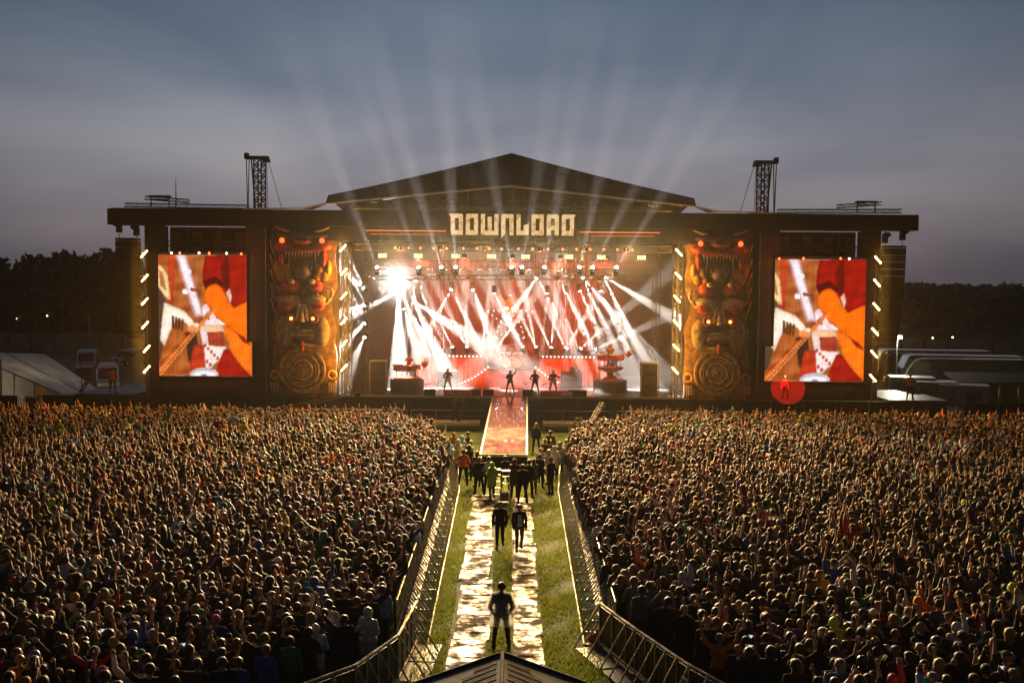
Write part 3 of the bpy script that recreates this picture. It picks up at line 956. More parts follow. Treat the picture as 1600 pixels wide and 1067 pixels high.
# hanging heads throwing down, right half of the stage
Y3 = YS + 8
for a, b_, c, d, Y2, cone, k in ((840, 433, 815, 468, Y3 - 1, 11, 1.0), (873, 434, 855, 500, Y3 - 1, 9, 1.2), (909, 432, 950, 480, Y3 - 2, 9, 1.5), (943, 432, 1045, 492, Y3 - 2, 10, 1.8),
                              (855, 455, 846, 560, Y3, 6, .8), (884, 455, 884, 560, Y3, 6, .6), (905, 452, 936, 530, Y3 - 1, 6, 1.0), (920, 456, 936, 530, Y3, 6, .9), (937, 452, 985, 560, Y3 - 1, 8, 1.1), (955, 456, 985, 560, Y3, 7, .9)):
    beam(at(a, b_, Y3), at(c, d, Y2), cone, BP * k, 'moving head hanging from the rear truss with its white beam slanting down', 'hanging beam lights', True)
# left half
for a, b_, c, d, Y2, cone, k in ((622, 447, 624, 590, Y3 - 3, 14, 3.0), (640, 447, 555, 490, Y3 - 2, 9, 1.8), (650, 436, 642, 480, Y3 - 1, 7, 1.2), (645, 470, 690, 560, Y3 - 1, 12, 1.6), (645, 470, 740, 530, Y3 - 2, 14, 1.6), (655, 450, 770, 425, Y3, 9, 1.4),
                              (706, 450, 690, 480, Y3 - 1, 9, 1.2), (738, 450, 752, 490, Y3 - 1, 9, 1.2), (646, 497, 690, 560, Y3 - 1, 12, 1.2), (772, 455, 768, 520, Y3, 5, .7), (630, 480, 660, 580, Y3 - 2, 12, 1.4)):
    beam(at(a, b_, Y3), at(c, d, Y2), cone, BP * k, 'moving head hanging over the pale drums with its white beam slanting down', 'hanging beam lights over the drums', True)
# side ladder fanning outward
for a, b_, c, d in ((570, 452, 540, 428), (571, 476, 540, 486), (571, 503, 545, 530), (571, 524, 548, 572)):
    beam(at(a, b_, YS + 3), at(c, d, YS + 1.6), 22, BP * .35, 'moving head on the side ladder fanning white light toward the totem', 'side ladder lights')
# the one lamp glaring straight at the audience
gl = beam(at(619, 437, Y3 - .6), at(640, 520, 20), 30, 60000, 'blinding white spotlight glaring out at the audience over the drums', 'glaring spotlight', True, size=.25)
# sky beams from the back of the deck, thrown up and out over the crowd
for i, (px, tx, ty) in enumerate(((590, 450, 60), (655, 530, 40), (690, 575, 40), (712, 690, 60), (800, 725, 60), (815, 880, 40), (850, 925, 40), (905, 985, 60), (925, 1115, 60), (962, 1190, 60))):
    a_ = at(px, 420, YS - 1.95); b2 = at(tx, ty, YS - 17)
    beam(a_, b2, 7.5, (1.0, .8, 1.2, 1.3, 1.0, .8, 1.0, .9, .9, .9)[i] * 700000, 'moving head on the front edge throwing a pale shaft into the sky', 'sky beam lights', size=.05, color=(1, .88, .84), blend=1.0)
ta, tb = at(575, 420, YS - 1.95) - Vector((0, 0, .62)), at(978, 420, YS - 1.95) - Vector((0, 0, .62))
sp(MB().truss(ta, tb, .30, .03, .45), 'outrigger_truss', M_TRUSS)
for f_ in (.04, .35, .65, .96):
    q = ta.lerp(tb, f_)
    sp(MB().tube(q + Vector((0, 0, .15)), (q.x, YS - .55, 14.4), .018, n=5), 'outrigger_cable', M_SCAF)

# colour washes and fill lights added to brighten the crowd, each in its own small housing
wf = None
def wash_fill(loc, d, power, color, cone, lab, grp, lens):
    global wf
    if wf is None:
        wf = empty('wash_fill_light')
        MB().box((0, 0, 0), (.34, .34, .26)).build('housing', M_CASE, wf)
        MB().box((0, 0, .22), (.05, .05, .2)).build('clamp', M_SCAF, wf)
        MB().lathe([(.12, -.132), (.10, -.15), (0, -.155)], (0, 0, 0), 10).build('lens', E_RED, wf)
        o = wf
    else:
        o = copy_tree(wf)
    o.location = loc
    tag(o, lab, 'stage light', grp)
    for ch in o.children:
        if ch.name.startswith('lens'):
            ch.rotation_euler = Vector(d).to_track_quat('-Z', 'Y').to_euler()
            if lens is not E_RED:
                ch.data = ch.data.copy(); ch.data.materials[0] = lens
    lamp('SPOT', 'wash_fill_lamp', Vector(d).normalized() * .22, d, power, color, .2, cone, .65, parent=o)
for i, x in enumerate((-7, -3.6, 0, 3.6, 7)):
    wash_fill((x, YS + 8, 10.7), (-x * .02, 7.5, -5.0), 1500, (1, .09, .035), 85, 'boxy red wash light hung from the rear truss', 'red wash lights', E_RED)
    wash_fill((x, YS + 2, 12.3), (0, 6, -9), 2600, (1, .20, .04), 75, 'boxy orange wash light hung behind the amber blinders', 'orange wash lights', E_RED)
for x in (-8.2, -5.2, -2.0, 2.0, 5.2, 8.2):
    wash_fill((x, YS - .45, 12.75), (x * .42, -30, -8.6), 34000, (1, .64, .25), 82, 'added boxy warm fill light under the black scrim facing the audience', 'added audience fill lights', E_BLIND)
# ================================================================== carved totems
M_TBASE = mat('carved_brown', (.16, .095, .045), .55, var=.55, scale=2.2, bump=.6, bscale=5)
M_TDARK = mat('carved_dark_brown', (.055, .032, .018), .6, var=.4, scale=3)  # plain dark brown of mouths, brows, platforms and grilles
M_TBONE = mat('painted_bone', (.50, .40, .27), .5, var=.35, scale=4, bump=.3, bscale=9)
M_TRED = mat('painted_red', (.36, .045, .02), .4, var=.45, scale=4)
M_TGOLD = mat('painted_ochre', (.48, .24, .05), .45, var=.45, scale=3)
M_TGREY = mat('weathered_grey_wood', (.22, .18, .13), .55, var=.5, scale=3, bump=.7, bscale=7)
E_EYE = emis('glowing_red_eye', (1.0, .10, .02), 3.2)
E_EYE2 = emis('glowing_orange_eye', (1.0, .30, .06), 6)

def totem(px_c, sx, lab):
    """Three stacked masks and a shield; local x in photo pixels / 21.4 from the centre line."""
    k = 1 / 21.4
    base = at(px_c, 624 + (px_c - 799) * .008, YS)
    ry = (px_c - 799) * .008
    t = empty('carved_totem', (base.x, YS + .05, 2.0))
    tag(t, lab, 'sculpture', 'carved totems beside the stage opening')
    def P(dx, py):                                   # dx: photo px from centre, py: photo row (left totem rows)
        q = at(px_c, py + ry, YS)
        return dx * k, q.z - 2.0
    def el(name, m, dx, py, rx, rz, depth, y=-.25, parent=None):
        x, z = P(dx, py)
        return MB().ball((x, y, z), (rx * k, depth, rz * k), 14, 9).build(name, m, parent or t, True)
    x0, zb_ = P(-50, 624); x1, zt_ = P(50, 362)
    # panel with ragged outline
    rr = random.Random(3)
    ol = []
    for i in range(13):
        z = zb_ + (zt_ - zb_) * i / 12
        ol.append((x0 + rr.uniform(-.12, .12) + (.35 if i in (6, 7) else 0), z))
    for i in range(12, -1, -1):
        z = zb_ + (zt_ - zb_) * i / 12
        ol.append((x1 + rr.uniform(-.12, .12) - (.35 if i in (6, 7) else 0), z))
    MB().prism([(x, .12, z) for x, z in ol], (0, .2, 0)).build('panel', M_TBASE, t)
    # --- upper mask: brow, eyes, snout, gaping mouth with fangs
    el('brow', M_TDARK, 0, 371, 40, 9, .5)
    for s in (-1, 1):
        el('eye', E_EYE, s * 31, 379, 4.0, 4.0, .16, -.62)
        el('cheek', M_TRED, s * 30, 388, 15, 8, .42)
        x, z = P(s * 20, 366); x2, z2 = P(s * 42, 358)
        MB().tube((x, -.4, z), (x2, -.35, z2), .16, .04, 8).build('horn', M_TBONE, t)
    el('snout', M_TRED, 0, 380, 16, 8, .55)
    for s in (-1, 1): el('nostril', M_TDARK, s * 7, 379, 3, 2.5, .15, -.78)
    el('gum', M_TRED, 0, 394, 33, 6, .5)
    el('mouth', M_TDARK, 0, 411, 30, 15, .3)
    for i in range(11):
        dx = -25 + 5 * i
        x, z = P(dx, 397); L = (15 if i in (1, 9) else 8) * k
        MB().tube((x, -.55, z), (x, -.6, z - L), .085, .012, 6).build('tooth', M_TBONE, t)
    for i in range(7):
        dx = -21 + 7 * i
        x, z = P(dx, 424); L = (13 if i in (0, 6) else 6) * k
        MB().tube((x, -.42, z), (x, -.5, z + L), .08, .012, 6).build('tooth', M_TBONE, t)
    el('nose', M_TGREY, 0, 428, 14, 12, .5)
    for s in (-1, 1):                                 # flame scrolls
        for j, (dx, py, rx, rz) in enumerate(((26, 425, 8, 11), (34, 433, 7, 10), (22, 437, 6, 8), (40, 422, 5, 12))):
            el('flame_scroll', M_TGOLD, s * dx, py, rx, rz, .34)
        el('lip_edge', M_TRED, s * 33, 408, 5, 15, .45)
    # --- middle mask: bulging brows, tusked jaw, skull eyes
    for s in (-1, 1):
        el('bulging_brow', M_TRED, s * 19, 450, 15, 12, .55)
        el('painted_brow_shine', M_TBONE, s * 16, 443, 5, 4, .2, -.72)  # pale blob modelled as a highlight on the bulging brow
        el('tusk_jaw', M_TBONE, s * 22, 472, 19, 10, .5)
        for j in range(5):
            x, z = P(s * (10 + 6 * j), 464)
            MB().tube((x, -.6, z), (x, -.66, z + .32), .07, .01, 6).build('tooth', M_TDARK, t)
        el('socket', M_TRED, s * 25, 481, 11, 7, .25, -.6)
        pts = [P(s * 36, 475), P(s * 44, 468), P(s * 47, 458), P(s * 42, 451), P(s * 36, 454), P(s * 37, 461)]
        m_ = MB()
        for i in range(len(pts) - 1):
            m_.tube((pts[i][0], -.45, pts[i][1]), (pts[i + 1][0], -.45, pts[i + 1][1]), .15 - .02 * i, .13 - .02 * i, 7)
        m_.build('curled_horn', M_TGREY, t, True)
        x, z = P(s * 3, 478); x2, z2 = P(s * 9, 503)
        MB().tube((x, -.6, z), (x2, -.5, z2), .13, .16, 7).build('nose_bone', M_TBONE, t, True)
        el('eye_ring', M_TDARK, s * 18, 500, 9, 8, .35, -.3)
        el('eye', E_EYE2, s * 17, 500, 2.6, 2.6, .12, -.66)
        x, z = P(s * 18, 500)
        MB().ring((x, -.6, z), .29, .06, 16, 6).build('eye_rim', M_TRED, t, True)
    x, z = P(0, 484)
    MB().tube((x, -.62, z), (x, -.62, z - 1.0), .10, .2, 8).build('nose_bridge', M_TBONE, t, True)
    # --- lower face: lips, teeth, chin wrinkles
    for s in (-1, 1):
        el('jowl', M_TGREY, s * 28, 520, 14, 24, .42)
    for j in range(4):
        for s in (-1, 1):
            a = [P(s * 6, 514 + j * 3), P(s * 22, 513 + j * 6), P(s * 38, 524 + j * 8)]
            m_ = MB()
            for i in range(2): m_.tube((a[i][0], -.58, a[i][1]), (a[i + 1][0], -.45, a[i + 1][1]), .07, .05, 6)
            m_.build('wrinkle', M_TGREY, t, True)
    el('upper_lip', M_TGREY, 0, 519, 22, 4, .5)
    el('mouth', M_TDARK, 0, 529, 20, 8, .35)
    for i in range(7):
        x, z = P(-15 + 5 * i, 525)
        MB().box((x, -.62, z), (.19, .12, .26)).build('tooth', M_TBONE, t)
    x, z = P(0, 535)
    MB().tube((x, -.6, z), (x, -.7, z - .75), .16, .13, 8).build('tongue', M_TRED, t, True)
    el('lower_lip', M_TGREY, 0, 541, 18, 4, .5)
    # --- shield with raised rings
    x, z = P(-1, 580)
    r0 = 36 * k
    prof = [(r0, 0), (r0, -.24)]
    for i, f in enumerate((.96, .90, .80, .74, .66, .60, .52, .46, .36, .30, .20, .12)):
        prof.append((r0 * f, -.32 if i % 2 else -.22))
    prof.append((0, -.36))
    MB().lathe(prof, (x, -.12, z), 36, 'Y').build('shield', M_TGREY, t)
    for f in (.97, .70, .42, .2):
        MB().ring((x, -.40, z), r0 * f, .045, 32, 6).build('shield_ring', M_TGOLD, t, True)
    for s in (-1, 1):
        x, z = P(s * 45, 588)
        MB().ring((x, -.2, z), .30, .085, 18, 6).build('ear_ring', M_TGOLD, t, True)
        for j in range(4):
            xx, zz = P(s * (40 + 3.5 * j), 600)
            MB().tube((xx, -.2, zz), (xx, -.2, zz - .7), .05, .03, 6).build('tassel', M_TBONE, t)
        if s == sx * -1: continue
        m_ = MB()
        for j in range(5):
            a, b_ = P(s * 52, 380 + j * 22), P(s * (47 - j), 400 + j * 24)
            m_.tube((a[0], -.05, a[1]), (b_[0], -.1, b_[1]), .07, .03, 6)
        m_.build('side_flames', M_TGOLD, t)
totem(475, -1, 'carved totem of stacked fanged masks over a ringed shield, by the smoky drum side')
totem(1119, 1, 'carved totem of stacked fanged masks over a ringed shield, by the tall black cabinets')

# ================================================================== stage set
M_REDC = mat('red_backcloth', (.13, .010, .006), .85, var=.5, scale=.6, bump=.5, bscale=2)
M_REDD = mat('dark_red_curtain', (.17, .010, .005), .85, var=.3, scale=2)
M_ORC = mat('orange_drape', (.55, .12, .03), .6, var=.35, scale=2)
M_CRIM = mat('crimson_paint', (.40, .04, .02), .35, var=.3, scale=2)
M_CHROME = mat('chrome', (.75, .74, .72), .12, 1.0)
M_DRUMR = mat('red_drum_shell', (.50, .07, .04), .3, coat=.5)
M_SKIN_H = mat('drum_head', (.75, .70, .62), .5)

def pleats(x0, x1, z0, z1, n, amp, y=0.0):
    m = MB(); vs_, fs = [], []
    N = n * 6
    for i in range(N + 1):
        x = x0 + (x1 - x0) * i / N
        yy = y + amp * math.sin(2 * math.pi * i / 6) * (1 + .3 * math.sin(i * .7))
        vs_ += [(x, yy, z0), (x, yy * .8, z1)]
    for i in range(N): fs.append((2 * i, 2 * i + 2, 2 * i + 3, 2 * i + 1))
    o = len(vs_)
    vs_ += [(v[0], v[1] + .03, v[2]) for v in vs_]
    fs += [tuple(o + q for q in reversed(f)) for f in fs]
    return m.add(vs_, fs)

bc = pleats(-7.6, 7.6, 2.1, 12.6, 30, .05).build('backcloth', M_REDC); bc.location = (0, 91.0, 0)
tag(bc, 'wide red backcloth hanging across the rear of the stage', 'curtain')
for x0, x1, lab in ((4.2, 7.1, 'dark red gathered curtain hanging behind the slanting beams'), (-7.4, -4.6, 'dark red gathered curtain hanging behind the smoky drums')):
    c = pleats(x0, x1, 4.6, 12.0, 9, .12).build('curtain', M_REDD); c.location = (0, 87.5, 0); tag(c, lab, 'curtain')
# star-framed demon mask above the drum riser
mk = empty('demon_mask', at(797, 502, 84.5))
tag(mk, 'orange demon face mask in a bulb-lit star frame above the drum riser', 'sculpture')
MB().ball((0, -.1, .9), (.72, .45, 1.0), 16, 10).build('face', M_TGOLD, mk, True)
for s in (-1, 1):
    MB().ball((s * .3, -.5, 1.1), (.2, .1, .1), 10, 6).build('eye', E_BULB, mk, True)
    MB().tube((s * .5, -.2, 1.5), (s * .95, -.25, 2.2), .2, .03, 8).build('horn', M_TGOLD, mk, True)
    MB().tube((s * .12, -.58, 1.3), (s * .55, -.45, 1.42), .09, .05, 7).build('brow', M_TRED, mk, True)
    MB().ball((s * .38, -.42, .62), (.2, .16, .22), 9, 6).build('cheek', M_TRED, mk, True)
MB().tube((0, -.5, 1.15), (0, -.68, .72), .1, .2, 8).build('nose', M_TRED, mk, True)
MB().ball((0, -.45, .36), (.34, .12, .12), 10, 6).build('mouth', M_TDARK, mk, True)
for i in range(6): MB().tube((-.22 + .09 * i, -.56, .42), (-.22 + .09 * i, -.58, .28), .03, .006, 5).build('tooth', M_TBONE, mk)
star = [(math.cos(math.pi / 2 + 2 * math.pi * i / 5), math.sin(math.pi / 2 + 2 * math.pi * i / 5)) for i in range(5)]
for i in range(5):
    a, b_ = star[i], star[(i + 2) % 5]
    A, B = Vector((a[0] * 2.2, .35, .2 + a[1] * 2.2)), Vector((b_[0] * 2.2, .35 + .02 * i, .2 + b_[1] * 2.2))
    f = MB().tube(A, B, .06, n=6).build('star_bar', M_TRUSS, mk)
    for j in range(9):
        p = A.lerp(B, (j + .5) / 9)
        MB().ball((p.x, p.y - .12, p.z), .04, 6, 4).build('bulb', E_BULB, f)

# two-storey riser: centre tower, side blocks with drapes, ramps
riser = empty('stage_riser', (0, 82, DZ))
tag(riser, 'two-level orange draped riser with bulb-lit rails across the stage', 'riser')
YR0 = 82.0
def rp(mb, name, m, smooth=False):
    o = mb.build(name, m, None, smooth); o.parent = riser; o.matrix_parent_inverse = Matrix.Translation((0, -82, -DZ)); return o
for sx in (-1, 1):
    x0, x1 = (2.4, 7.9)
    rp(MB().box2((sx * x0, YR0 + .12, 2.0), (sx * x1, YR0 + 3.2, 4.22)), 'block', M_CRIM)
    rp(MB().box2((sx * (x0 - .05), YR0 - .05, 4.223), (sx * (x1 + .05), YR0 + 3.3, 4.34)), 'platform', M_TDARK)
    p = pleats(min(sx * x0, sx * x1), max(sx * x0, sx * x1), 2.0, 4.2, 16, .05, 0.0)
    o = rp(p, 'drape', M_ORC); o.location.y += YR0
    rail = rp(MB().tube((sx * x0, YR0 - .1, 4.30), (sx * x1, YR0 - .1, 4.30), .03), 'rail', M_TRUSS)
    for j in range(17):
        x = sx * (x0 + .15 + (x1 - x0 - .3) * j / 16)
        o = MB().ball((x, YR0 - .16, 4.33), .055, 6, 4).build('bulb', E_BULB); o.parent = rail
    # sweeping ramp with bulbs
    m_ = MB(); pts = []
    for j in range(10):
        t_ = j / 9
        pts.append((sx * (1.9 + 3.4 * t_), YR0 - 2.2, 2.05 + 1.5 * (1 - t_) ** 2))
    for a, b_ in zip(pts[:-1], pts[1:]):
        m_.prism([a, b_, (b_[0], b_[1] , 2.0), (a[0], a[1], 2.0)], (0, 1.4, 0))
    rmp = rp(m_, 'ramp', M_ORC)
    for j in range(14):
        t_ = j / 13
        o = MB().ball((sx * (1.9 + 3.4 * t_), YR0 - 2.26, 2.12 + 1.5 * (1 - t_) ** 2), .055, 6, 4).build('bulb', E_BULB); o.parent = rmp
rp(MB().box2((-1.85, YR0 - 2.0, 2.0), (1.85, YR0 + 3.2, 3.35)), 'drum_tower', M_ORC)
rp(MB().box2((-1.95, YR0 - 2.1, 3.353), (1.95, YR0 + 3.2, 3.46)), 'platform', M_TDARK)
for j in range(7):
    rp(MB().box2((-.9, YR0 - 2.1 - .26 * (7 - j), 2.0), (.9, YR0 - 2.1 - .26 * (6 - j) - .004, 2.0 + .19 * (j + 1))), 'step', M_CRIM)
rp(MB().truss((-2.3, YR0 + 2.0, 5.0), (2.3, YR0 + 2.0, 5.0), .3, .03), 'back_truss', M_TRUSS)

def drum(mb_name, parent, c, r, h, tilt=0.0, rz=0.0, m=None, axis=None):
    o = MB().lathe([(r, 0), (r, h)], (0, 0, 0), 18).build(mb_name, m or M_DRUMR, parent, False)
    o.location = c; o.rotation_euler = (tilt, 0, rz)
    MB().lathe([(r * .97, h + .002), (r * .9, h + .012), (0, h + .014)], (0, 0, 0), 18).build('drum_head', M_SKIN_H, o)
    for z in (.02, h - .02):
        MB().ring((0, 0, z), r + .008, .018, 18, 5, 'Z').build('hoop', M_CHROME, o)
    return o
def cymbal(parent, c, r, tilt):
    o = MB().lathe([(r, 0), (r * .3, .03), (.05, .06), (0, .065)], (0, 0, 0), 16).build('cymbal', mat('brass_cymbal', (.7, .45, .15), .22, 1.0), parent, True)
    o.location = c; o.rotation_euler = (tilt, .1, 0)
    MB().tube((c[0], c[1], 0), (c[0], c[1], c[2]), .018, n=5).build('stand', M_CHROME, parent)
dk = empty('drum_kit', (0, YR0 - .6, 3.46)); tag(dk, 'chrome-trimmed drum kit with cymbals on the central riser', 'drum kit')
for x in (-.42, .42): drum('bass_drum', dk, (x, -.35, .42), .40, .45, R(90))
for x in (-.75, -.3, .3, .75): drum('tom', dk, (x, -.2, .95), .2, .26, R(20))
for x in (-1.0, 1.0): drum('floor_tom', dk, (x, .3, .25), .27, .42)
drum('snare', dk, (.0, .35, .6), .2, .16)
for c in ((-1.2, -.1, 1.5), (-.6, -.4, 1.65), (.6, -.4, 1.65), (1.2, -.1, 1.5), (0, -.1, 1.75)): cymbal(dk, c, .3, .25)

def perc(px, py, Y, tall, lab):
    b0 = at(px, py, Y)
    k = empty('percussion_kit', (b0.x, Y, DZ)); tag(k, lab, 'drum kit', 'percussion kits on turntables')
    MB().lathe([(1.30, 0), (1.30, .8), (1.26, .86), (0, .87)], (0, 0, 0), 28).build('turntable', mat('scuffed_drum_plinth', (.10, .085, .075), .4, .3, var=.5, scale=3, bump=.4, bscale=8), k)
    MB().ring((0, 0, .87), 1.27, .03, 28, 5, 'Z').build('plinth_rim', M_CHROME, k)
    top = .87
    if tall:
        MB().lathe([(.7, .87), (.5, 1.1), (.25, 1.2), (.25, 1.5), (.5, 1.62), (.9, 1.7), (1.0, 1.85), (.95, 1.9), (0, 1.9)], (0, 0, 0), 22).build('lift_column', M_ORC, k, False)
        MB().ring((0, 0, 1.9), 1.0, .04, 24, 5, 'Z').build('platform_rim', M_CHROME, k)
        top = 1.9
    else:
        MB().lathe([(1.05, .872), (1.05, 1.02), (0, 1.03)], (0, 0, 0), 24).build('upper_disc', M_CRIM, k)
        top = 1.03
    MB().ring((0, 0, top + .55), .8, .035, 24, 6, 'Z').build('rack_ring', M_CHROME, k)
    for i in range(6):
        a = math.pi * 2 * i / 6
        MB().tube((.8 * math.cos(a), .8 * math.sin(a), top), (.8 * math.cos(a), .8 * math.sin(a), top + .55), .025, n=5).build('rack_leg', M_CHROME, k)
    for i, a in enumerate((200, 235, 270, 305, 340)):
        a = R(a)
        drum('drum', k, (.82 * math.cos(a), .82 * math.sin(a), top + .58), .27, .42, R(12 if i % 2 else -6), a)
    o = drum('keg', k, (1.25, -.2, top + .95), .22, .42, 0)
    o.rotation_euler = (.3, R(48), 0)
    return k
perc(636, 610, YS + 3.5, False, 'red percussion drums on a low round turntable near the tall floor cabinets and smoke')
perc(953, 612, YS + 4.0, True, 'red percussion drums raised on an orange lift column over a round plinth')

# tall black cabinets at the stage sides, with grilles and a pale top edge
for px, Y, lab in ((591, YS + 1.2, 'tall black speaker cabinet standing near the low drum turntable'), (1014, YS + 1.2, 'tall black speaker cabinet standing near the raised drum column')):
    p = at(px, 618, Y)
    c = empty('side_fill', (p.x, Y, DZ)); tag(c, lab, 'loudspeaker', 'side cabinets on the deck')
    for j in range(3):
        MB().box((0, .3, .40 + .8 * j), (1.15, .9, .78)).build('cabinet', M_CASE, c)
        MB().box((0, -.16, .40 + .8 * j), (1.05, .02, .68)).build('grille', MATS['speaker_grille'], c)
    MB().box((0, .3, 2.45), (1.25, 1.0, .08)).build('top_board', mat('worn_case_edge', (.35, .33, .30), .4, .5), c)
    for s in (-1, 1): MB().box((s * .6, -.17, 1.2), (.05, .05, 2.4)).build('edge_strip', MATS['worn_case_edge'], c)
# backline stacks
for px, py, Y, lab in ((893, 596, 79.5, 'dark guitar cabinet stack in front of the drape on the tall lift side'), (700, 596, 79.5, 'dark guitar cabinet stack in front of the drape on the smoky side')):
    p = at(px, py, Y); c = empty('amplifier_stack', (p.x, Y, DZ)); tag(c, lab, 'amplifier', 'amplifier stacks')
    for j in range(2):
        MB().box((0, 0, .33 + .66 * j), (1.7, .5, .64)).build('cabinet', M_CASE, c)
        MB().box((0, -.26, .33 + .66 * j), (1.55, .02, .52)).build('grille', M_TDARK, c)
# floor wedges along the front
wd0 = None
for px, col_ in ((672, 0), (743, 0), (763, 0), (825, 0), (896, 0), (908, 0), (716, 1), (866, 1)):
    p = at(px, 618, YS + .7)
    o = MB().prism([(-.4, -.3, 0), (-.4, .32, 0), (-.4, .32, .18), (-.4, -.1, .46), (-.4, -.3, .40)], (.8, 0, 0)).build('floor_monitor', M_CASE if not col_ else M_ORC)
    if col_: o.scale = (2.6, 1.2, .9)
    o.location = (p.x, YS + .7, DZ)
    if not col_:
        tag(o, 'black wedge monitor speaker on the front edge of the deck', 'loudspeaker', 'floor monitors')
        MB().box((0, .11, .30), (.7, .44, .012), Matrix.Rotation(-.59, 3, 'X')).build('grille', MATS['speaker_grille'], o)
    else:
        tag(o, 'low orange painted riser block on the front edge ' + ('with scrawled white marks' if px == 716 else 'next to a pale lit box'), 'riser block')
        if px == 716:
            m_ = MB(); rr = random.Random(2)
            for i in range(9):
                x = -.3 + i * .06
                m_.tube((x, -.31, .1), (x + rr.uniform(-.03, .04), -.31, .3), .012, n=4)
            m_.build('scrawl', M_PALE, o)
for px, lab in ((885, 'pale lit step box beside the orange riser block'), (836, 'small white lamp box at the runway corner')):
    p = at(px, 618, YS + .55)
    o = MB().box((0, 0, .17), (.85 if px == 885 else .3, .4, .34)).box((0, -.22, .17), (.75 if px == 885 else .2, .03, .24)).build('step_box', mat('pale_step', (.7, .66, .58), .4))
    o.location = (p.x, YS + .55, DZ); tag(o, lab, 'box')
# microphone stands
for px in (797, 858):
    p = at(px, 612, YS + 1.4)
    o = MB().tube((0, 0, 0), (0, 0, 1.45), .018, n=5).tube((0, 0, 1.45), (.0, .28, 1.6), .014, n=5).lathe([(.16, 0), (.16, .03), (0, .04)]).ball((0, .3, 1.62), .035).build('microphone_stand', M_CASE)
    o.location = (p.x, YS + 1.4, DZ); tag(o, 'thin microphone stand on the stage deck ' + ('on the runway axis' if px == 797 else 'near the pale step box'), 'microphone stand')

# ================================================================== runway
rw = empty('runway', (-.35, 62, 0)); tag(rw, 'long narrow runway with pale edges and wet red panels leading off the stage', 'runway')
M_RUN = mat('wet_runway_panel', (.20, .07, .045), .12, var=.55, scale=1.6, coat=.6, bump=.25, bscale=3)
M_RUNW = mat('wet_runway_pale', (.36, .25, .20), .10, var=.6, scale=1.3, coat=.6, bump=.3, bscale=3)
n = 10
yN, yF, zN, zF = 53.2, YS - .02, .92, 1.97
def rz_(y): return zN + (zF - zN) * (y - yN) / (yF - yN)
def rx_(y): return -.40 + (.28) * (y - yN) / (yF - yN)
for i in range(n):
    y0, y1 = yN + (yF - yN) * i / n, yN + (yF - yN) * (i + 1) / n - .05
    m_ = MB()
    cx0, cx1 = rx_(y0), rx_(y1)
    m_.prism([(cx0 - 1.2, y0, rz_(y0)), (cx0 + 1.2, y0, rz_(y0)), (cx1 + 1.2, y1, rz_(y1)), (cx1 - 1.2, y1, rz_(y1))], (0, 0, -.12))
    o = m_.build('deck_panel', M_RUNW if i in (2, 3) else M_RUN); o.parent = rw; o.matrix_parent_inverse = Matrix.Translation((.35, -62, 0))
def rwp(mb, nm, m):
    o = mb.build(nm, m); o.parent = rw; o.matrix_parent_inverse = Matrix.Translation((.35, -62, 0)); return o
M_EDGE = mat('white_runway_edge', (.80, .74, .66), .4)
for s in (-1, 1):
    rwp(MB().prism([(rx_(yN) + s * 1.205, yN, rz_(yN) + .03), (rx_(yF) + s * 1.205, yF, rz_(yF) + .03), (rx_(yF) + s * 1.30, yF, rz_(yF) + .03), (rx_(yN) + s * 1.30, yN, rz_(yN) + .03)], (0, 0, -.16)), 'edge_strip', M_EDGE)
    rwp(MB().prism([(rx_(yN) + s * 1.26, yN + .1, 0), (rx_(yF) + s * 1.26, yF, 0), (rx_(yF) + s * 1.26, yF, rz_(yF) - .14), (rx_(yN) + s * 1.26, yN + .1, rz_(yN) - .14)], (-s * .04, 0, 0)), 'side_skirt', M_DRAPE)
rwp(MB().box2((rx_(yN) - 1.3, yN - .05, rz_(yN) - .1), (rx_(yN) + 1.3, yN - .004, rz_(yN) + .03)), 'end_strip', M_EDGE)
rwp(MB().box2((rx_(yN) - 1.28, yN + .02, 0), (rx_(yN) + 1.28, yN + .06, rz_(yN) - .13)), 'end_skirt', M_DRAPE)

# pit rails along the stage front
M_RAILW = mat('pale_painted_rail', (.5, .48, .44), .4, .3)
for x0, x1 in ((-14.5, -7.5), (-7.2, -1.9), (1.9, 7.2), (7.5, 14.5)):
    r_ = MB().tube((x0, YS - 1.6, 1.15), (x1, YS - 1.6, 1.15), .035).tube((x0, YS - 1.6, .7), (x1, YS - 1.6, .7), .02)
    k = int((x1 - x0) / 1.7)
    for i in range(k + 1):
        x = x0 + (x1 - x0) * i / k
        r_.tube((x, YS - 1.6, 0), (x, YS - 1.6, 1.15), .03)
    o = r_.build('pit_rail', M_RAILW); tag(o, 'pale tubular rail in the pit along the stage front', 'rail', 'pit rails')
# raised camera track platforms in the pit
for sx, lab in ((-1, 'left'), (1, 'right')):
    o = MB().box2((sx * 2.2, YS - 4.2, .48), (sx * 9.0, YS - 2.6, .60)).build('camera_platform', mat('platform_ply', (.35, .27, .20), .4, var=.3))
    tag(o, 'low camera platform with a bright front edge beside the ' + ('operator in black with a tripod' if sx < 0 else 'crane camera rig'), 'platform', 'pit camera platforms')
    MB().box2((sx * 2.2, YS - 4.25, .40), (sx * 9.0, YS - 4.203, .62)).build('edge', M_EDGE, o)
    for i in range(4):
        x = sx * (2.4 + i * 2.1)
        MB().box2((x - .05, YS - 3.6, 0), (x + .05, YS - 3.5, .478)).build('leg', M_SCAF, o)
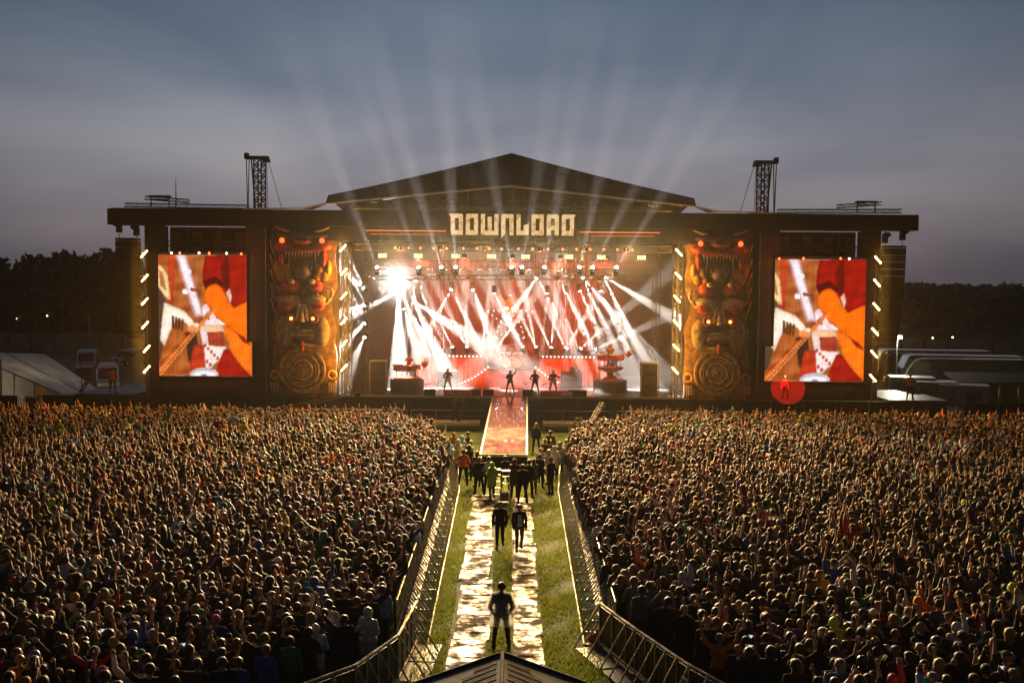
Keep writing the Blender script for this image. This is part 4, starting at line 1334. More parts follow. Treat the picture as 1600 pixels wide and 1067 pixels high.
# ================================================================== people
ARMS = {                       # elbow, wrist for the right arm (x mirrored for the left)
    'down': ((.245, -.03, 1.14), (.25, .06, .90)),
    'up': ((.25, .07, 1.69), (.21, .12, 1.94)),
    'upout': ((.40, .06, 1.60), (.44, .12, 1.86)),
    'phone': ((.27, .24, 1.40), (.11, .36, 1.60)),
    'clap': ((.30, .14, 1.56), (.07, .20, 1.80)),
    'bent': ((.27, .0, 1.17), (.12, .24, 1.20)),
    'hips': ((.43, -.06, 1.18), (.23, .04, 1.02)),
    'pocket': ((.31, -.07, 1.16), (.23, .09, .98)),
    'fwd': ((.27, .20, 1.30), (.22, .44, 1.38)),
    'swing_f': ((.26, .08, 1.15), (.24, .25, .97)),
    'swing_b': ((.27, -.16, 1.16), (.28, -.18, .91)),
    'drum': ((.33, .10, 1.18), (.26, .36, 1.10)),
    'guit_r': ((.38, -.02, 1.16), (.16, .22, 1.05)),
    'guit_l': ((.38, .12, 1.22), (.46, .34, 1.30)),
}
LEGS = {
    'stand': (((.11, .02, .50), (.12, -.02, .09)), ((.11, .02, .50), (.12, -.02, .09))),
    'wide': (((.22, .03, .50), (.30, -.02, .09)), ((.22, .03, .50), (.30, -.02, .09))),
    'apart': (((.16, .03, .50), (.20, -.02, .09)), ((.16, .03, .50), (.20, -.02, .09))),
    'walk': (((.10, .14, .51), (.10, .10, .10)), ((.10, .04, .50), (.10, -.24, .16))),
    'sit': (((.14, .38, .52), (.14, .36, .09)), ((.14, .38, .52), (.14, .36, .09))),
}
def make_person(arm_r='down', arm_l='down', legs='stand', hair='short', top='jacket', hand_r='open', hand_l='open', drop=0.0, lean=0.0, voxel=.016, dec=.30):
    """Returns meshes for the continuous body and its clothing shells, facing +Y, 1.75 m tall."""
    prims = []                                    # (p0, p1, r0, r1, region)
    V3 = lambda *a: Vector(a)
    hipz = .93 - drop
    def tilt(p):
        q = Vector(p); h = max(0.0, q.z - .93)
        return Vector((q.x, q.y + lean * h, q.z - drop))
    add = lambda a, b, r0, r1, g: prims.append((Vector(a), Vector(b), r0, r1, g))
    T = tilt
    add(T((-.075, 0, .96)), T((.075, 0, .96)), .13, .13, 'pelvis')
    add(T((0, 0, 1.0)), T((0, .005, 1.18)), .135, .135, 'torso')
    add(T((-.05, .0, 1.12)), T((.05, .0, 1.12)), .125, .125, 'torso')
    add(T((-.09, .0, 1.32)), T((.09, .0, 1.32)), .125, .125, 'torso')
    add(T((-.15, -.01, 1.425)), T((.15, -.01, 1.425)), .072, .072, 'torso')
    add(T((0, -.01, 1.44)), T((0, .01, 1.56)), .06, .055, 'neck')
    hc = T((0, .015, 1.655))
    add(hc + V3(0, -.012, .02), hc + V3(0, .005, .02), .098, .095, 'head')
    add(hc + V3(0, .03, -.06), hc + V3(0, .025, -.02), .058, .078, 'head')
    add(hc + V3(0, .098, .0), hc + V3(0, .118, -.028), .012, .017, 'head')       # nose
    add(hc + V3(-.02, .085, -.075), hc + V3(.02, .085, -.075), .014, .014, 'head')  # lips, chin
    for s in (-1, 1):
        add(hc + V3(s * .092, -.005, .01), hc + V3(s * .098, -.012, -.03), .018, .014, 'head')  # ears
        add(hc + V3(s * .03, .088, .025), hc + V3(s * .05, .078, .03), .016, .014, 'head')       # brow
    for s, an, hd in ((1, arm_r, hand_r), (-1, arm_l, hand_l)):
        e_, w_ = ARMS[an]
        sh = T((s * .185, -.01, 1.425)); el = T((s * e_[0], e_[1], e_[2])); wr = T((s * w_[0], w_[1], w_[2]))
        add(sh, el, .062, .048, 'upper_arm'); add(el, wr, .047, .031, 'forearm')
    hands = []
    for s, an, hd in ((1, arm_r, hand_r), (-1, arm_l, hand_l)):
        e_, w_ = ARMS[an]
        hands.append((T((s * e_[0], e_[1], e_[2])), T((s * w_[0], w_[1], w_[2])), hd, s))
    lg = LEGS[legs]
    for s, (kn, an) in ((1, lg[0]), (-1, lg[1])):
        hp = V3(s * .095, 0, hipz)
        if legs == 'sit': kn2 = V3(s * kn[0], kn[1], kn[2]); an2 = V3(s * an[0], an[1], an[2]); hp = V3(s * .095, 0, .55)
        else: kn2 = V3(s * kn[0], kn[1], kn[2]); an2 = V3(s * an[0], an[1], an[2])
        add(hp, kn2, .090, .062, 'thigh'); add(kn2, an2, .060, .042, 'calf')
        add(an2 + V3(0, -.03, -.035), an2 + V3(s * .02, .15, -.045), .046, .038, 'foot')
    # union mesh
    mb = MB()
    for p0, p1, r0, r1, g in prims:
        mb.ball(p0, r0, 12, 8); mb.ball(p1, r1, 12, 8); mb.tube(p0, p1, r0 * .995, r1 * .995, 12)
    tmp = mb.build('tmp_body', M_CASE)
    md = tmp.modifiers.new('r', 'REMESH'); md.mode = 'VOXEL'; md.voxel_size = voxel
    sm_ = tmp.modifiers.new('s', 'SMOOTH'); sm_.factor = .5; sm_.iterations = 2
    de = tmp.modifiers.new('d', 'DECIMATE'); de.ratio = dec
    dg = bpy.context.evaluated_depsgraph_get()
    ev = tmp.evaluated_get(dg)
    me = bpy.data.meshes.new_from_object(ev)
    me.calc_loop_triangles()
    nv = len(me.vertices)
    V = np.empty(nv * 3, np.float64); me.vertices.foreach_get('co', V); V = V.reshape(-1, 3)
    N = np.empty(nv * 3, np.float64); me.vertices.foreach_get('normal', N); N = N.reshape(-1, 3)
    F = np.empty(len(me.loop_triangles) * 3, np.int32); me.loop_triangles.foreach_get('vertices', F); F = F.reshape(-1, 3)
    bpy.data.objects.remove(tmp, do_unlink=True); bpy.data.meshes.remove(me)
    # nearest primitive gives the region of every face
    C = V[F].mean(1)
    best = np.full(len(F), 9.); reg = np.zeros(len(F), int); names = []
    for p0, p1, r0, r1, g in prims:
        if g not in names: names.append(g)
        a = np.array(p0); d = np.array(p1) - a; L2 = max(1e-9, d @ d)
        t = np.clip((C - a) @ d / L2, 0, 1)
        dist = np.linalg.norm(C - a - t[:, None] * d, axis=1) - (r0 + (r1 - r0) * t)
        m = dist < best; best[m] = dist[m]; reg[m] = names.index(g)
    rname = np.array(names)[reg]
    hcv = np.array(hc)
    rel = C - hcv
    is_head = (rname == 'head') | ((rname == 'neck') & (rel[:, 2] > -.12))
    hairm = is_head & ((rel[:, 1] < .0) | (rel[:, 2] > .062)) & ((rel[:, 2] > -.055) | (rel[:, 1] < -.03)) & ~((rname == 'neck') & (hair != 'long'))
    if hair == 'hood':
        hairm = (is_head | (rname == 'neck')) & ((rel[:, 1] < .055) | (rel[:, 2] > .085))
    if hair == 'cap':
        hairm = is_head & (rel[:, 2] > .035)
    def shell(mask, off, jitter=0.0, flare=None):
        f = F[mask]
        ids, inv = np.unique(f, return_inverse=True)
        f = inv.reshape(-1, 3)
        o = off if not callable(off) else off(V[ids])[:, None]
        P = V[ids] + N[ids] * o
        if jitter: P = P + N[ids] * rng.uniform(-jitter, jitter, (len(ids), 1))
        if flare is not None: P = flare(P)
        ed = {}
        for a, b, c in f:
            for u, v in ((a, b), (b, c), (c, a)):
                ed[(u, v)] = 1
        border = [e for e in ed if (e[1], e[0]) not in ed]
        bi = sorted({i for e in border for i in e}); mp = {i: len(P) + j for j, i in enumerate(bi)}
        P2 = V[ids][bi] - N[ids][bi] * .004
        fs = f.tolist() + [(v, u, mp[u], mp[v]) for u, v in border]
        return np.concatenate([P, P2]) if len(bi) else P, fs
    out = {}
    # hands: palm and five fingers, rooted in the wrist
    HB = MB()
    for el, wr, hd, s in hands:
        d = (wr - el).normalized()
        side = d.cross(Vector((0, 1, 0.2)))
        if side.length < .2: side = d.cross(Vector((1, 0, 0)))
        side.normalize(); nrm = side.cross(d).normalized()
        palm = wr + d * .05
        rot = Matrix((side, d, nrm)).transposed()
        HB.box(palm, (.082, .098, .030), rot)
        HB.ball(wr, .030, 7, 5)
        for i in range(4):
            base = wr + d * .094 + side * (-.030 + .020 * i)
            L = (.066, .078, .074, .056)[i]
            curl = {'open': .25, 'fist': 1.6, 'grip': 1.2, 'horns': (.15 if i in (0, 3) else 1.6)}[hd]
            p = base; dd = d.copy()
            for j, fr in enumerate((.45, .32, .23)):
                dd = (Matrix.Rotation(curl * (.35 if j == 0 else .8), 3, side) @ dd) if hd != 'open' else (Matrix.Rotation(.12, 3, side) @ dd)
                q = p + dd * L * fr
                HB.tube(p, q, .0098 - .001 * j, .0090 - .001 * j, 5); p = q
        tb = wr + d * .028 - side * s * .036
        t1 = tb + (d * .7 - side * s * .7).normalized() * .038
        HB.tube(tb, t1, .013, .011, 5).tube(t1, t1 + d * .032, .011, .009, 5)
    hv = np.array([tuple(p) for p in HB.v]); hf = [list(q) for q in HB.f]
    body_v = np.concatenate([V, hv]); nb = len(V)
    body_f = F.tolist() + [[i + nb for i in q] for q in hf]
    out['body'] = (body_v, body_f)
    sleeves = {'jacket': ('torso', 'upper_arm', 'forearm'), 'tshirt': ('torso', 'upper_arm'), 'vest': ('torso',), 'poncho': ('torso', 'upper_arm', 'forearm', 'pelvis', 'thigh')}[top]
    tm = np.isin(rname, sleeves) | ((rname == 'pelvis') & (C[:, 2] > .93 - drop))
    if top == 'jacket': tm |= (rname == 'neck') & (rel[:, 2] < -.15)
    if top == 'poncho':
        tm &= C[:, 2] > .62 - drop
        tm |= (rname == 'neck') & (rel[:, 2] < -.13)
        off = lambda q: .022 + .055 * np.clip((1.35 - drop - q[:, 2]) / .7, 0, 1) + .012 * np.sin(q[:, 0] * 31 + q[:, 1] * 23)
    elif top == 'jacket':
        off = lambda q: .016 + .006 * np.sin(q[:, 2] * 60 + q[:, 0] * 20) + .012 * np.clip((1.1 - drop - q[:, 2]) / .2, 0, 1)
    else:
        off = lambda q: .010 + .010 * np.clip((1.15 - drop - q[:, 2]) / .25, 0, 1) + .003 * np.sin(q[:, 2] * 50 + q[:, 0] * 33)
    out['top'] = shell(tm, off)
    pm = np.isin(rname, ('pelvis', 'thigh', 'calf')) & (C[:, 2] < .97 - drop * .9)
    out['trousers'] = shell(pm, lambda q: .008 + .004 * np.sin(q[:, 2] * 40 + q[:, 0] * 11))
    out['shoes'] = shell((rname == 'foot') | ((rname == 'calf') & (C[:, 2] < .10)), .010)
    if hair == 'hood':
        hv_, hf_ = shell(hairm, lambda q: .024 + .03 * np.clip((hcv[2] + .02 - q[:, 2]) / .15, 0, 1))
        out['hood'] = (hv_, hf_)
    elif hair == 'cap':
        hv_, hf_ = shell(hairm, .014)
        m2 = MB().prism([(-.07, hcv[1] + .07, hcv[2] + .045), (.07, hcv[1] + .07, hcv[2] + .045), (.05, hcv[1] + .175, hcv[2] + .03), (-.05, hcv[1] + .175, hcv[2] + .03)], (0, 0, .010))
        k = len(hv_); hv_ = np.concatenate([hv_, np.array([tuple(p) for p in m2.v])]); hf_ = hf_ + [[i + k for i in q] for q in m2.f]
        out['cap'] = (hv_, hf_)
    elif hair == 'long':
        hv_, hf_ = shell(hairm, .022, .008)
        m2 = MB()
        for i in range(7):
            x = -.075 + .025 * i
            m2.tube((hcv[0] + x, hcv[1] - .085 + abs(x) * .5, hcv[2] + .03), (hcv[0] + x * 1.15, hcv[1] - .115 + abs(x) * .4, hcv[2] - .27 - .04 * math.cos(i * 2.1)), .03, .012, 6)
        k = len(hv_); hv_ = np.concatenate([hv_, np.array([tuple(p) for p in m2.v])]); hf_ = hf_ + [[i + k for i in q] for q in m2.f]
        out['hair'] = (hv_, hf_)
    elif hair != 'bald':
        out['hair'] = shell(hairm, .014, .005)
    out['_raw'] = (V, N, F, rname, hairm, tm, pm)
    out['_style'] = (hair, top)
    return out

def np_mesh(name, v, f, smooth=True):
    me = bpy.data.meshes.new(name)
    me.from_pydata(np.asarray(v).tolist(), [], [list(map(int, q)) for q in f])
    if smooth: me.polygons.foreach_set('use_smooth', [True] * len(me.polygons))
    me.materials.append(None)
    return me

VARIANTS = {}
def variant(key, **kw):
    if key in VARIANTS: return VARIANTS[key]
    d = make_person(**kw)
    m = {p: np_mesh(p, *d[p]) for p in d if not p.startswith('_')}
    VARIANTS[key] = (m, d, kw)
    return VARIANTS[key]

SKINS = [mat(f'skin_{i}', c, .5, spec=.35) for i, c in enumerate(((.36, .21, .14), (.30, .165, .11), (.40, .25, .18), (.17, .09, .055)))]
HAIRS = {n: mat('hair_' + n, c, .45, var=.35, scale=40, sheen=min(.7, .15 + 3 * c[0]), spec=.3) for n, c in (('black', (.012, .010, .009)), ('dark brown', (.035, .02, .012)), ('brown', (.06, .032, .016)), ('blond', (.22, .14, .055)), ('ginger', (.15, .045, .015)), ('grey', (.16, .155, .15)))}
CLOTH = {n: c for n, c in (('black', (.012, .012, .013)), ('charcoal', (.03, .03, .033)), ('grey', (.13, .13, .135)), ('navy', (.014, .02, .055)), ('blue', (.02, .09, .36)),
    ('teal', (.02, .22, .24)), ('green', (.03, .20, .07)), ('olive', (.075, .08, .025)), ('lime', (.42, .62, .04)), ('yellow', (.55, .42, .03)), ('ochre', (.36, .20, .03)), ('orange', (.70, .17, .015)), ('red', (.45, .02, .018)),
    ('maroon', (.09, .012, .02)), ('pink', (.50, .10, .24)), ('purple', (.10, .05, .20)), ('white', (.66, .66, .68)), ('pale blue', (.30, .42, .62)), ('brown', (.08, .045, .025)), ('denim', (.035, .06, .12)), ('clear', (.55, .57, .60)))}
def cloth(n, shiny=False):
    return mat(('wet_' if shiny else 'cloth_') + n.replace(' ', '_'), CLOTH[n], .32 if shiny else .8, spec=.2, var=.25, scale=9, bump=.25, bscale=25, coat=.3 if shiny else 0)

PARTN = {'jacket': 'jacket', 'tshirt': 'tshirt', 'vest': 'vest', 'poncho': 'poncho'}
def place_person(key, loc, rz, colors, label, group=None, scale=1.0, skin=0, rest=()):
    """colors: top, trousers, head (hair colour name, or cloth for hood/cap)."""
    meshes, d, kw = VARIANTS[key]
    hair, top = d['_style']
    b = bpy.data.objects.new('person', meshes['body']); COL.objects.link(b)
    b.location = loc; b.rotation_euler = (0, 0, rz); b.scale = (scale,) * 3
    b.material_slots[0].link = 'OBJECT'; b.material_slots[0].material = SKINS[skin]
    tag(b, label, 'person', group)
    for p, me in meshes.items():
        if p == 'body': continue
        nm = PARTN[top] if p == 'top' else p
        o = bpy.data.objects.new(nm, me); COL.objects.link(o); o.parent = b
        o.material_slots[0].link = 'OBJECT'
        if p == 'top': m = cloth(colors[0], top == 'poncho')
        elif p == 'trousers': m = cloth(colors[1])
        elif p == 'shoes': m = M_CASE
        elif p == 'hair': m = HAIRS[colors[2]]
        else: m = cloth(colors[2], hair == 'hood')
        o.material_slots[0].material = m
    return b

# crowd repertoire
REP = []
def rep(key, desc, w_, **kw):
    variant(key, **kw); REP.append((key, desc, w_))
rep('c0', 'arms down', 5, top='tshirt')
rep('c1', 'arms down', 5, top='jacket')
rep('c2', 'one fist raised', 4.5, arm_r='up', hand_r='fist', top='tshirt')
rep('c3', 'one hand raised in horns', 3, arm_l='upout', hand_l='horns', top='jacket')
rep('c4', 'both arms raised', 3, arm_r='upout', arm_l='upout', top='tshirt')
rep('c5', 'hands clapping overhead', 2, arm_r='clap', arm_l='clap', top='jacket')
rep('c6', 'hands raised in front', 2, arm_r='phone', arm_l='phone', hand_r='grip', hand_l='grip', top='tshirt', hair='long')
rep('c7', 'arms down', 3, top='jacket', hair='long')
rep('c8', 'arms down', 2, top='poncho', hair='hood', arm_r='bent', arm_l='bent')
rep('c9', 'one arm raised', .7, top='poncho', hair='hood', arm_r='up', hand_r='fist')
rep('c10', 'arms down', 1.5, top='jacket', hair='cap')
rep('c11', 'one arm raised', 2, arm_l='up', hand_l='open', top='tshirt', hair='cap')
rep('c12', 'arms down', 1.2, top='tshirt', hair='bald')
rep('c13', 'one arm raised', 2.5, arm_r='upout', hand_r='open', top='jacket', hair='long')
rep('c14', 'hands at the chest', 2, arm_r='bent', arm_l='bent', top='jacket', hair='hood')
RW = np.array([r[2] for r in REP]); RW = RW / RW.sum()
TOPC = (['black'] * 26 + ['charcoal'] * 8 + ['navy'] * 3 + ['grey'] * 3 + ['maroon', 'olive', 'olive', 'brown', 'red', 'blue', 'green', 'white', 'white', 'denim', 'teal', 'orange', 'pale blue', 'purple'])
PONC = ['clear'] * 4 + ['blue'] * 3 + ['teal'] * 2 + ['green', 'green', 'lime', 'yellow', 'red', 'red', 'orange', 'ochre', 'navy', 'navy', 'olive', 'olive', 'purple', 'pink', 'white', 'pale blue'] + ['black'] * 12 + ['navy'] * 3 + ['charcoal'] * 3
HOODC = ['black'] * 6 + ['grey'] * 3 + ['navy', 'olive', 'maroon', 'brown']
CAPC = ['black'] * 3 + ['red', 'white', 'navy', 'olive', 'pink', 'green']
HAIRC = ['black'] * 4 + ['dark brown'] * 7 + ['brown'] * 5 + ['blond'] * 3 + ['ginger', 'grey']
GARM = {'jacket': 'jacket', 'tshirt': 'T-shirt', 'poncho': 'rain poncho', 'vest': 'vest'}
def choose(r):
    i = r.choice(len(REP), p=RW)
    key, desc, _ = REP[i]
    hair, top = VARIANTS[key][1]['_style']
    pick = lambda L: L[int(r.integers(len(L)))]
    tc = pick(PONC) if top == 'poncho' else pick(TOPC)
    hc = tc if (top == 'poncho') else (pick(HOODC) if hair == 'hood' else pick(CAPC) if hair == 'cap' else pick(HAIRC))
    if hair == 'hood' and top != 'poncho': tc = hc
    bc = pick(['black', 'black', 'denim', 'charcoal', 'olive'])
    return i, key, desc, hair, top, tc, bc, hc, int(r.integers(4)) if r.random() < .5 else 0

# ---- where the crowd stands
def aisle_half(y): return 2.95
def in_crowd(x, y):
    if y < 19.4 or y > 66.5: return False
    # the kerb of barriers: aisle, then flared ends towards the mixing tent
    if y > 27.3:
        lim_r = 2.95 + (.9 * max(0, (y - 50) / 10) ** 1.2 if y > 50 else 0)
        lim_l = 3.3 + (1.4 * max(0, (y - 50) / 10) if y > 50 else 0)
        if x > 0 and x < lim_r: return False
        if x <= 0 and -x < lim_l: return False
        if y > 62 and abs(x) < 7.5: return False
    else:
        if x > 0 and x < 3.05 + (27.3 - y) * .42: return False
        if x <= 0 and -x < 3.3 + max(0, 24.6 - y) * .75: return False
    if abs(x) > 5.5 + y * .575: return False
    return True
pts = []
sp_ = .575
row = 0
y = 19.4
while y < 66.5:
    step = sp_ * (.84 + .06 * math.sin(y))
    n = int((5.5 + y * .575) / sp_) + 1
    for i in range(-n, n + 1):
        x = (i + (.5 if row % 2 else 0)) * sp_ + random.gauss(0, .11)
        yy = y + random.gauss(0, .13)
        if in_crowd(x, yy) and random.random() > .05: pts.append((x, yy))
    y += step; row += 1
P2 = np.array(pts)
# seen by the camera?
vis = (np.abs(P2[:, 0]) / P2[:, 1] < .535)
size = 1.0 / np.hypot(P2[:, 1], P2[:, 0])
py = 455 + (CAM_H - 1.5) / P2[:, 1] * FOC
vis &= py < 1085
order = np.argsort(-(size * vis))
NEAR = order[:262]
near_set = set(NEAR.tolist())
r2 = np.random.default_rng(3)
PHONES = []
for q in NEAR:
    x, y = P2[q]
    i, key, desc, hair, top, tc, bc, hc, sk = choose(r2)
    hd = {'short': hc + ' short hair', 'long': 'long ' + hc + ' hair', 'hood': 'the hood up', 'cap': 'a ' + hc + ' cap', 'bald': 'a shaved head'}[hair]
    lab = f'person in {tc} {GARM[top]} with {hd}, {desc}, in crowd'
    s = float(r2.uniform(.93, 1.08))
    rz = float(r2.normal(0, .28)) - math.atan2(-x, 72 - y) * .8 * -1
    b = place_person(key, (x, y, 0), rz, (tc, bc, hc), lab, 'people in the near rows of the crowd', s, sk)
    if key == 'c6': PHONES.append((x, y, rz, s))
# raised phones with lit screens
for j, (x, y, rz, s) in enumerate(PHONES[:9]):
    ph = MB().box((0, 0, 0), (.15, .012, .075)).build('phone', M_CASE)
    MB().box((0, -.0075, 0), (.138, .002, .066)).build('screen', emis('phone_screen', (.75, .85, 1.0), .9), ph)
    c, s_ = math.cos(rz), math.sin(rz)
    ph.location = (x - s_ * .42 * s, y + c * .42 * s, 1.66 * s); ph.rotation_euler = (0, 0, rz)
    tag(ph, 'black phone with lit screen held up above a long-haired person in the crowd', 'phone', 'phones held up in the crowd')

# ---- everyone further off: one mass
LODS = {}
def lod(key, ratio):
    """Clothed figure reduced to a few hundred triangles: verts, tris, region (0 skin 1 top 2 legs 3 head wear)."""
    if (key, ratio) in LODS: return LODS[(key, ratio)]
    meshes, d, kw = VARIANTS[key]
    V, N, F, rname, hairm, tm, pm = d['_raw']
    reg = np.zeros(len(F), int); reg[pm] = 2; reg[tm] = 1; reg[hairm] = 3; reg[rname == 'foot'] = 2
    off = np.zeros(len(V)); w8 = np.array([0, .016, .008, .018])
    if d['_style'][1] == 'poncho': w8[1] = .045
    if d['_style'][0] == 'hood': w8[3] = .032
    for k in (2, 1, 3):
        off[np.unique(F[reg == k])] = w8[k]
    Vo = V + N * off[:, None]
    me = bpy.data.meshes.new('tmp_lod')
    me.from_pydata(Vo.tolist(), [], F.tolist())
    for k in range(4): me.materials.append(None)
    me.polygons.foreach_set('material_index', reg.astype(np.int32))
    ob = bpy.data.objects.new('tmp_lod', me); COL.objects.link(ob)
    md = ob.modifiers.new('d', 'DECIMATE'); md.ratio = ratio / len(F)
    dg = bpy.context.evaluated_depsgraph_get(); ev = ob.evaluated_get(dg)
    m2 = bpy.data.meshes.new_from_object(ev)
    m2.calc_loop_triangles()
    v = np.empty(len(m2.vertices) * 3); m2.vertices.foreach_get('co', v)
    f = np.empty(len(m2.loop_triangles) * 3, np.int32); m2.loop_triangles.foreach_get('vertices', f)
    r = np.empty(len(m2.loop_triangles), np.int32); m2.loop_triangles.foreach_get('material_index', r)
    bpy.data.objects.remove(ob, do_unlink=True); bpy.data.meshes.remove(me); bpy.data.meshes.remove(m2)
    v = v.reshape(-1, 3)
    # long hair and cap brims come back as simple shapes, hands as small mitts
    ex = MB(); ex_r = []
    hz_ = 1.655
    if d['_style'][0] == 'long':
        n0 = len(ex.f); ex.tube((0, -.08, hz_ + .02), (0, -.12, hz_ - .28), .085, .05, 6); ex_r += [3] * (len(ex.f) - n0)
    if d['_style'][0] == 'cap':
        n0 = len(ex.f); ex.box((0, .13, hz_ + .04), (.12, .09, .012)); ex_r += [3] * (len(ex.f) - n0)
    for an, s in ((kw.get('arm_r', 'down'), 1), (kw.get('arm_l', 'down'), -1)):
        e_, w_ = [np.array(q) * (s, 1, 1) for q in ARMS[an]]
        dd = (w_ - e_) / np.linalg.norm(w_ - e_)
        n0 = len(ex.f); ex.tube(tuple(w_), tuple(w_ + dd * .15), .045, .025, 4); ex_r += [0] * (len(ex.f) - n0)
    tr = []; trr = []
    for q, rg in zip(ex.f, ex_r):
        for k in range(1, len(q) - 1): tr.append((q[0], q[k], q[k + 1])); trr.append(rg)
    k0 = len(v)
    v = np.concatenate([v, np.array(ex.v)]); f = np.concatenate([f.reshape(-1, 3), np.array(tr) + k0]); r = np.concatenate([r, np.array(trr)])
    LODS[(key, ratio)] = (v, f, r)
    return LODS[(key, ratio)]

SK3 = np.array([(.36, .21, .14), (.30, .165, .11), (.40, .25, .18), (.17, .09, .055)])
HC3 = {'black': (.012, .010, .009), 'dark brown': (.035, .02, .012), 'brown': (.06, .032, .016), 'blond': (.22, .14, .055), 'ginger': (.15, .045, .015), 'grey': (.16, .155, .15)}
VV, FF, CC, SHN = [], [], [], []
nv = 0
for q in range(len(P2)):
    if q in near_set: continue
    x, y = P2[q]
    i, key, desc, hair, top, tc, bc, hc, sk = choose(r2)
    v, f, r = lod(key, 520 if y < 38 else (300 if y < 50 else 190))
    a = float(r2.normal(0, .28)) + math.atan2(-x, 72 - y) * .8
    s = float(r2.uniform(.91, 1.09))
    c, sn = math.cos(a), math.sin(a)
    vv = np.empty_like(v)
    vv[:, 0] = x + s * (v[:, 0] * c - v[:, 1] * sn); vv[:, 1] = y + s * (v[:, 0] * sn + v[:, 1] * c); vv[:, 2] = s * v[:, 2]
    pal = np.array([SK3[sk], CLOTH[tc], CLOTH[bc], HC3[hc] if hair in ('short', 'long') else (CLOTH[hc] if hair != 'bald' else SK3[sk])])
    VV.append(vv.astype(np.float32)); FF.append((f + nv).astype(np.int32)); CC.append(pal[r]); SHN.append((r == 3) * float(r2.choice([.15, .3, .6, 1.1, 1.6]))); nv += len(v)
VV = np.concatenate(VV); FF = np.concatenate(FF); CC = np.concatenate(CC); SHN = np.concatenate(SHN)
me = bpy.data.meshes.new('crowd')
me.vertices.add(len(VV)); me.vertices.foreach_set('co', VV.ravel())
me.loops.add(len(FF) * 3); me.loops.foreach_set('vertex_index', FF.ravel())
me.polygons.add(len(FF)); me.polygons.foreach_set('loop_start', np.arange(0, len(FF) * 3, 3, dtype=np.int32))
me.polygons.foreach_set('use_smooth', np.ones(len(FF), bool))
ca = me.attributes.new('dye', 'FLOAT_COLOR', 'FACE')
ca.data.foreach_set('color', np.concatenate([CC, SHN[:, None]], 1).astype(np.float32).ravel())
me.update(); me.validate()
mc = bpy.data.materials.new('crowd_cloth_and_skin'); mc.use_nodes = True
nt = mc.node_tree; b_ = nt.nodes['Principled BSDF']
a_ = nt.nodes.new('ShaderNodeAttribute'); a_.attribute_name = 'dye'
nt.links.new(a_.outputs['Color'], b_.inputs['Base Color']); b_.inputs['Roughness'].default_value = .55; b_.inputs['Specular IOR Level'].default_value = .3; shm = nt.nodes.new('ShaderNodeMath'); shm.operation = 'MULTIPLY'; shm.inputs[1].default_value = .5; nt.links.new(a_.outputs['Alpha'], shm.inputs[0]); nt.links.new(shm.outputs[0], b_.inputs['Sheen Weight']); b_.inputs['Sheen Roughness'].default_value = .35
me.materials.append(mc)
crowd = bpy.data.objects.new('crowd', me); COL.objects.link(crowd)
tag(crowd, 'dense crowd of festival goers filling the field towards the stage', 'crowd', kind='stuff')
print('crowd', len(P2), 'tris', len(FF))
# ================================================================== people with a place of their own
variant('man_poncho', legs='apart', arm_r='pocket', arm_l='pocket', hair='short', top='jacket')
variant('poncho_only', legs='apart', arm_r='pocket', arm_l='pocket', hair='short', top='poncho')
variant('walk_a', legs='walk', arm_r='swing_b', arm_l='swing_f', hair='short', top='jacket')
variant('walk_b', legs='walk', arm_r='swing_f', arm_l='swing_b', hair='short', top='jacket')
variant('stand_j', legs='apart', hair='short', top='jacket')
variant('stand_v', legs='apart', hair='short', top='tshirt', arm_r='pocket', arm_l='hips')
variant('stand_cap', legs='stand', hair='cap', top='jacket', arm_r='bent', arm_l='bent')
variant('stand_hood', legs='stand', hair='hood', top='poncho', arm_r='bent', arm_l='bent')
variant('stand_long', legs='stand', hair='long', top='jacket', arm_r='phone', arm_l='bent')
variant('sing', legs='wide', hair='long', top='jacket', arm_r='bent', arm_l='upout', hand_r='grip')
variant('strum', legs='wide', hair='long', top='jacket', arm_r='guit_r', arm_l='guit_l', hand_r='grip', hand_l='grip', lean=.15)
variant('drumming', legs='sit', hair='short', top='tshirt', arm_r='drum', arm_l='drum', hand_r='grip', hand_l='grip', drop=.38)
variant('operate', legs='apart', hair='short', top='jacket', arm_r='fwd', arm_l='fwd', hand_r='grip', hand_l='grip', lean=.1)

FACE_CAM = math.pi
g0 = ground_at(783, 1013)
m1 = place_person('man_poncho', (g0.x, g0.y, .0), .05, ('navy', 'charcoal', 'black'), 'man in a clear rain cape over navy jacket standing alone between the tracks', None, 1.03, 1)
mp = bpy.data.materials.new('clear_rain_cape'); mp.use_nodes = True
nt = mp.node_tree; b_ = nt.nodes['Principled BSDF']; b_.inputs['Base Color'].default_value = (.75, .78, .74, 1); b_.inputs['Roughness'].default_value = .35
tl_ = nt.nodes.new('ShaderNodeBsdfTranslucent'); tl_.inputs[0].default_value = (.85, .86, .80, 1); tp_ = nt.nodes.new('ShaderNodeBsdfTransparent')
x1_ = nt.nodes.new('ShaderNodeMixShader'); x1_.inputs[0].default_value = .75; nt.links.new(b_.outputs[0], x1_.inputs[1]); nt.links.new(tl_.outputs[0], x1_.inputs[2])
x2_ = nt.nodes.new('ShaderNodeMixShader'); x2_.inputs[0].default_value = .5; nt.links.new(x1_.outputs[0], x2_.inputs[1]); nt.links.new(tp_.outputs[0], x2_.inputs[2]); nt.links.new(x2_.outputs[0], nt.nodes['Material Output'].inputs[0])
cape = bpy.data.objects.new('rain_cape', VARIANTS['poncho_only'][0]['top']); COL.objects.link(cape); cape.parent = m1
cape.scale = (1.16, 1.12, 1.0)
cape.material_slots[0].link = 'OBJECT'; cape.material_slots[0].material = mp
g1 = ground_at(781, 856); g2 = ground_at(811, 861)
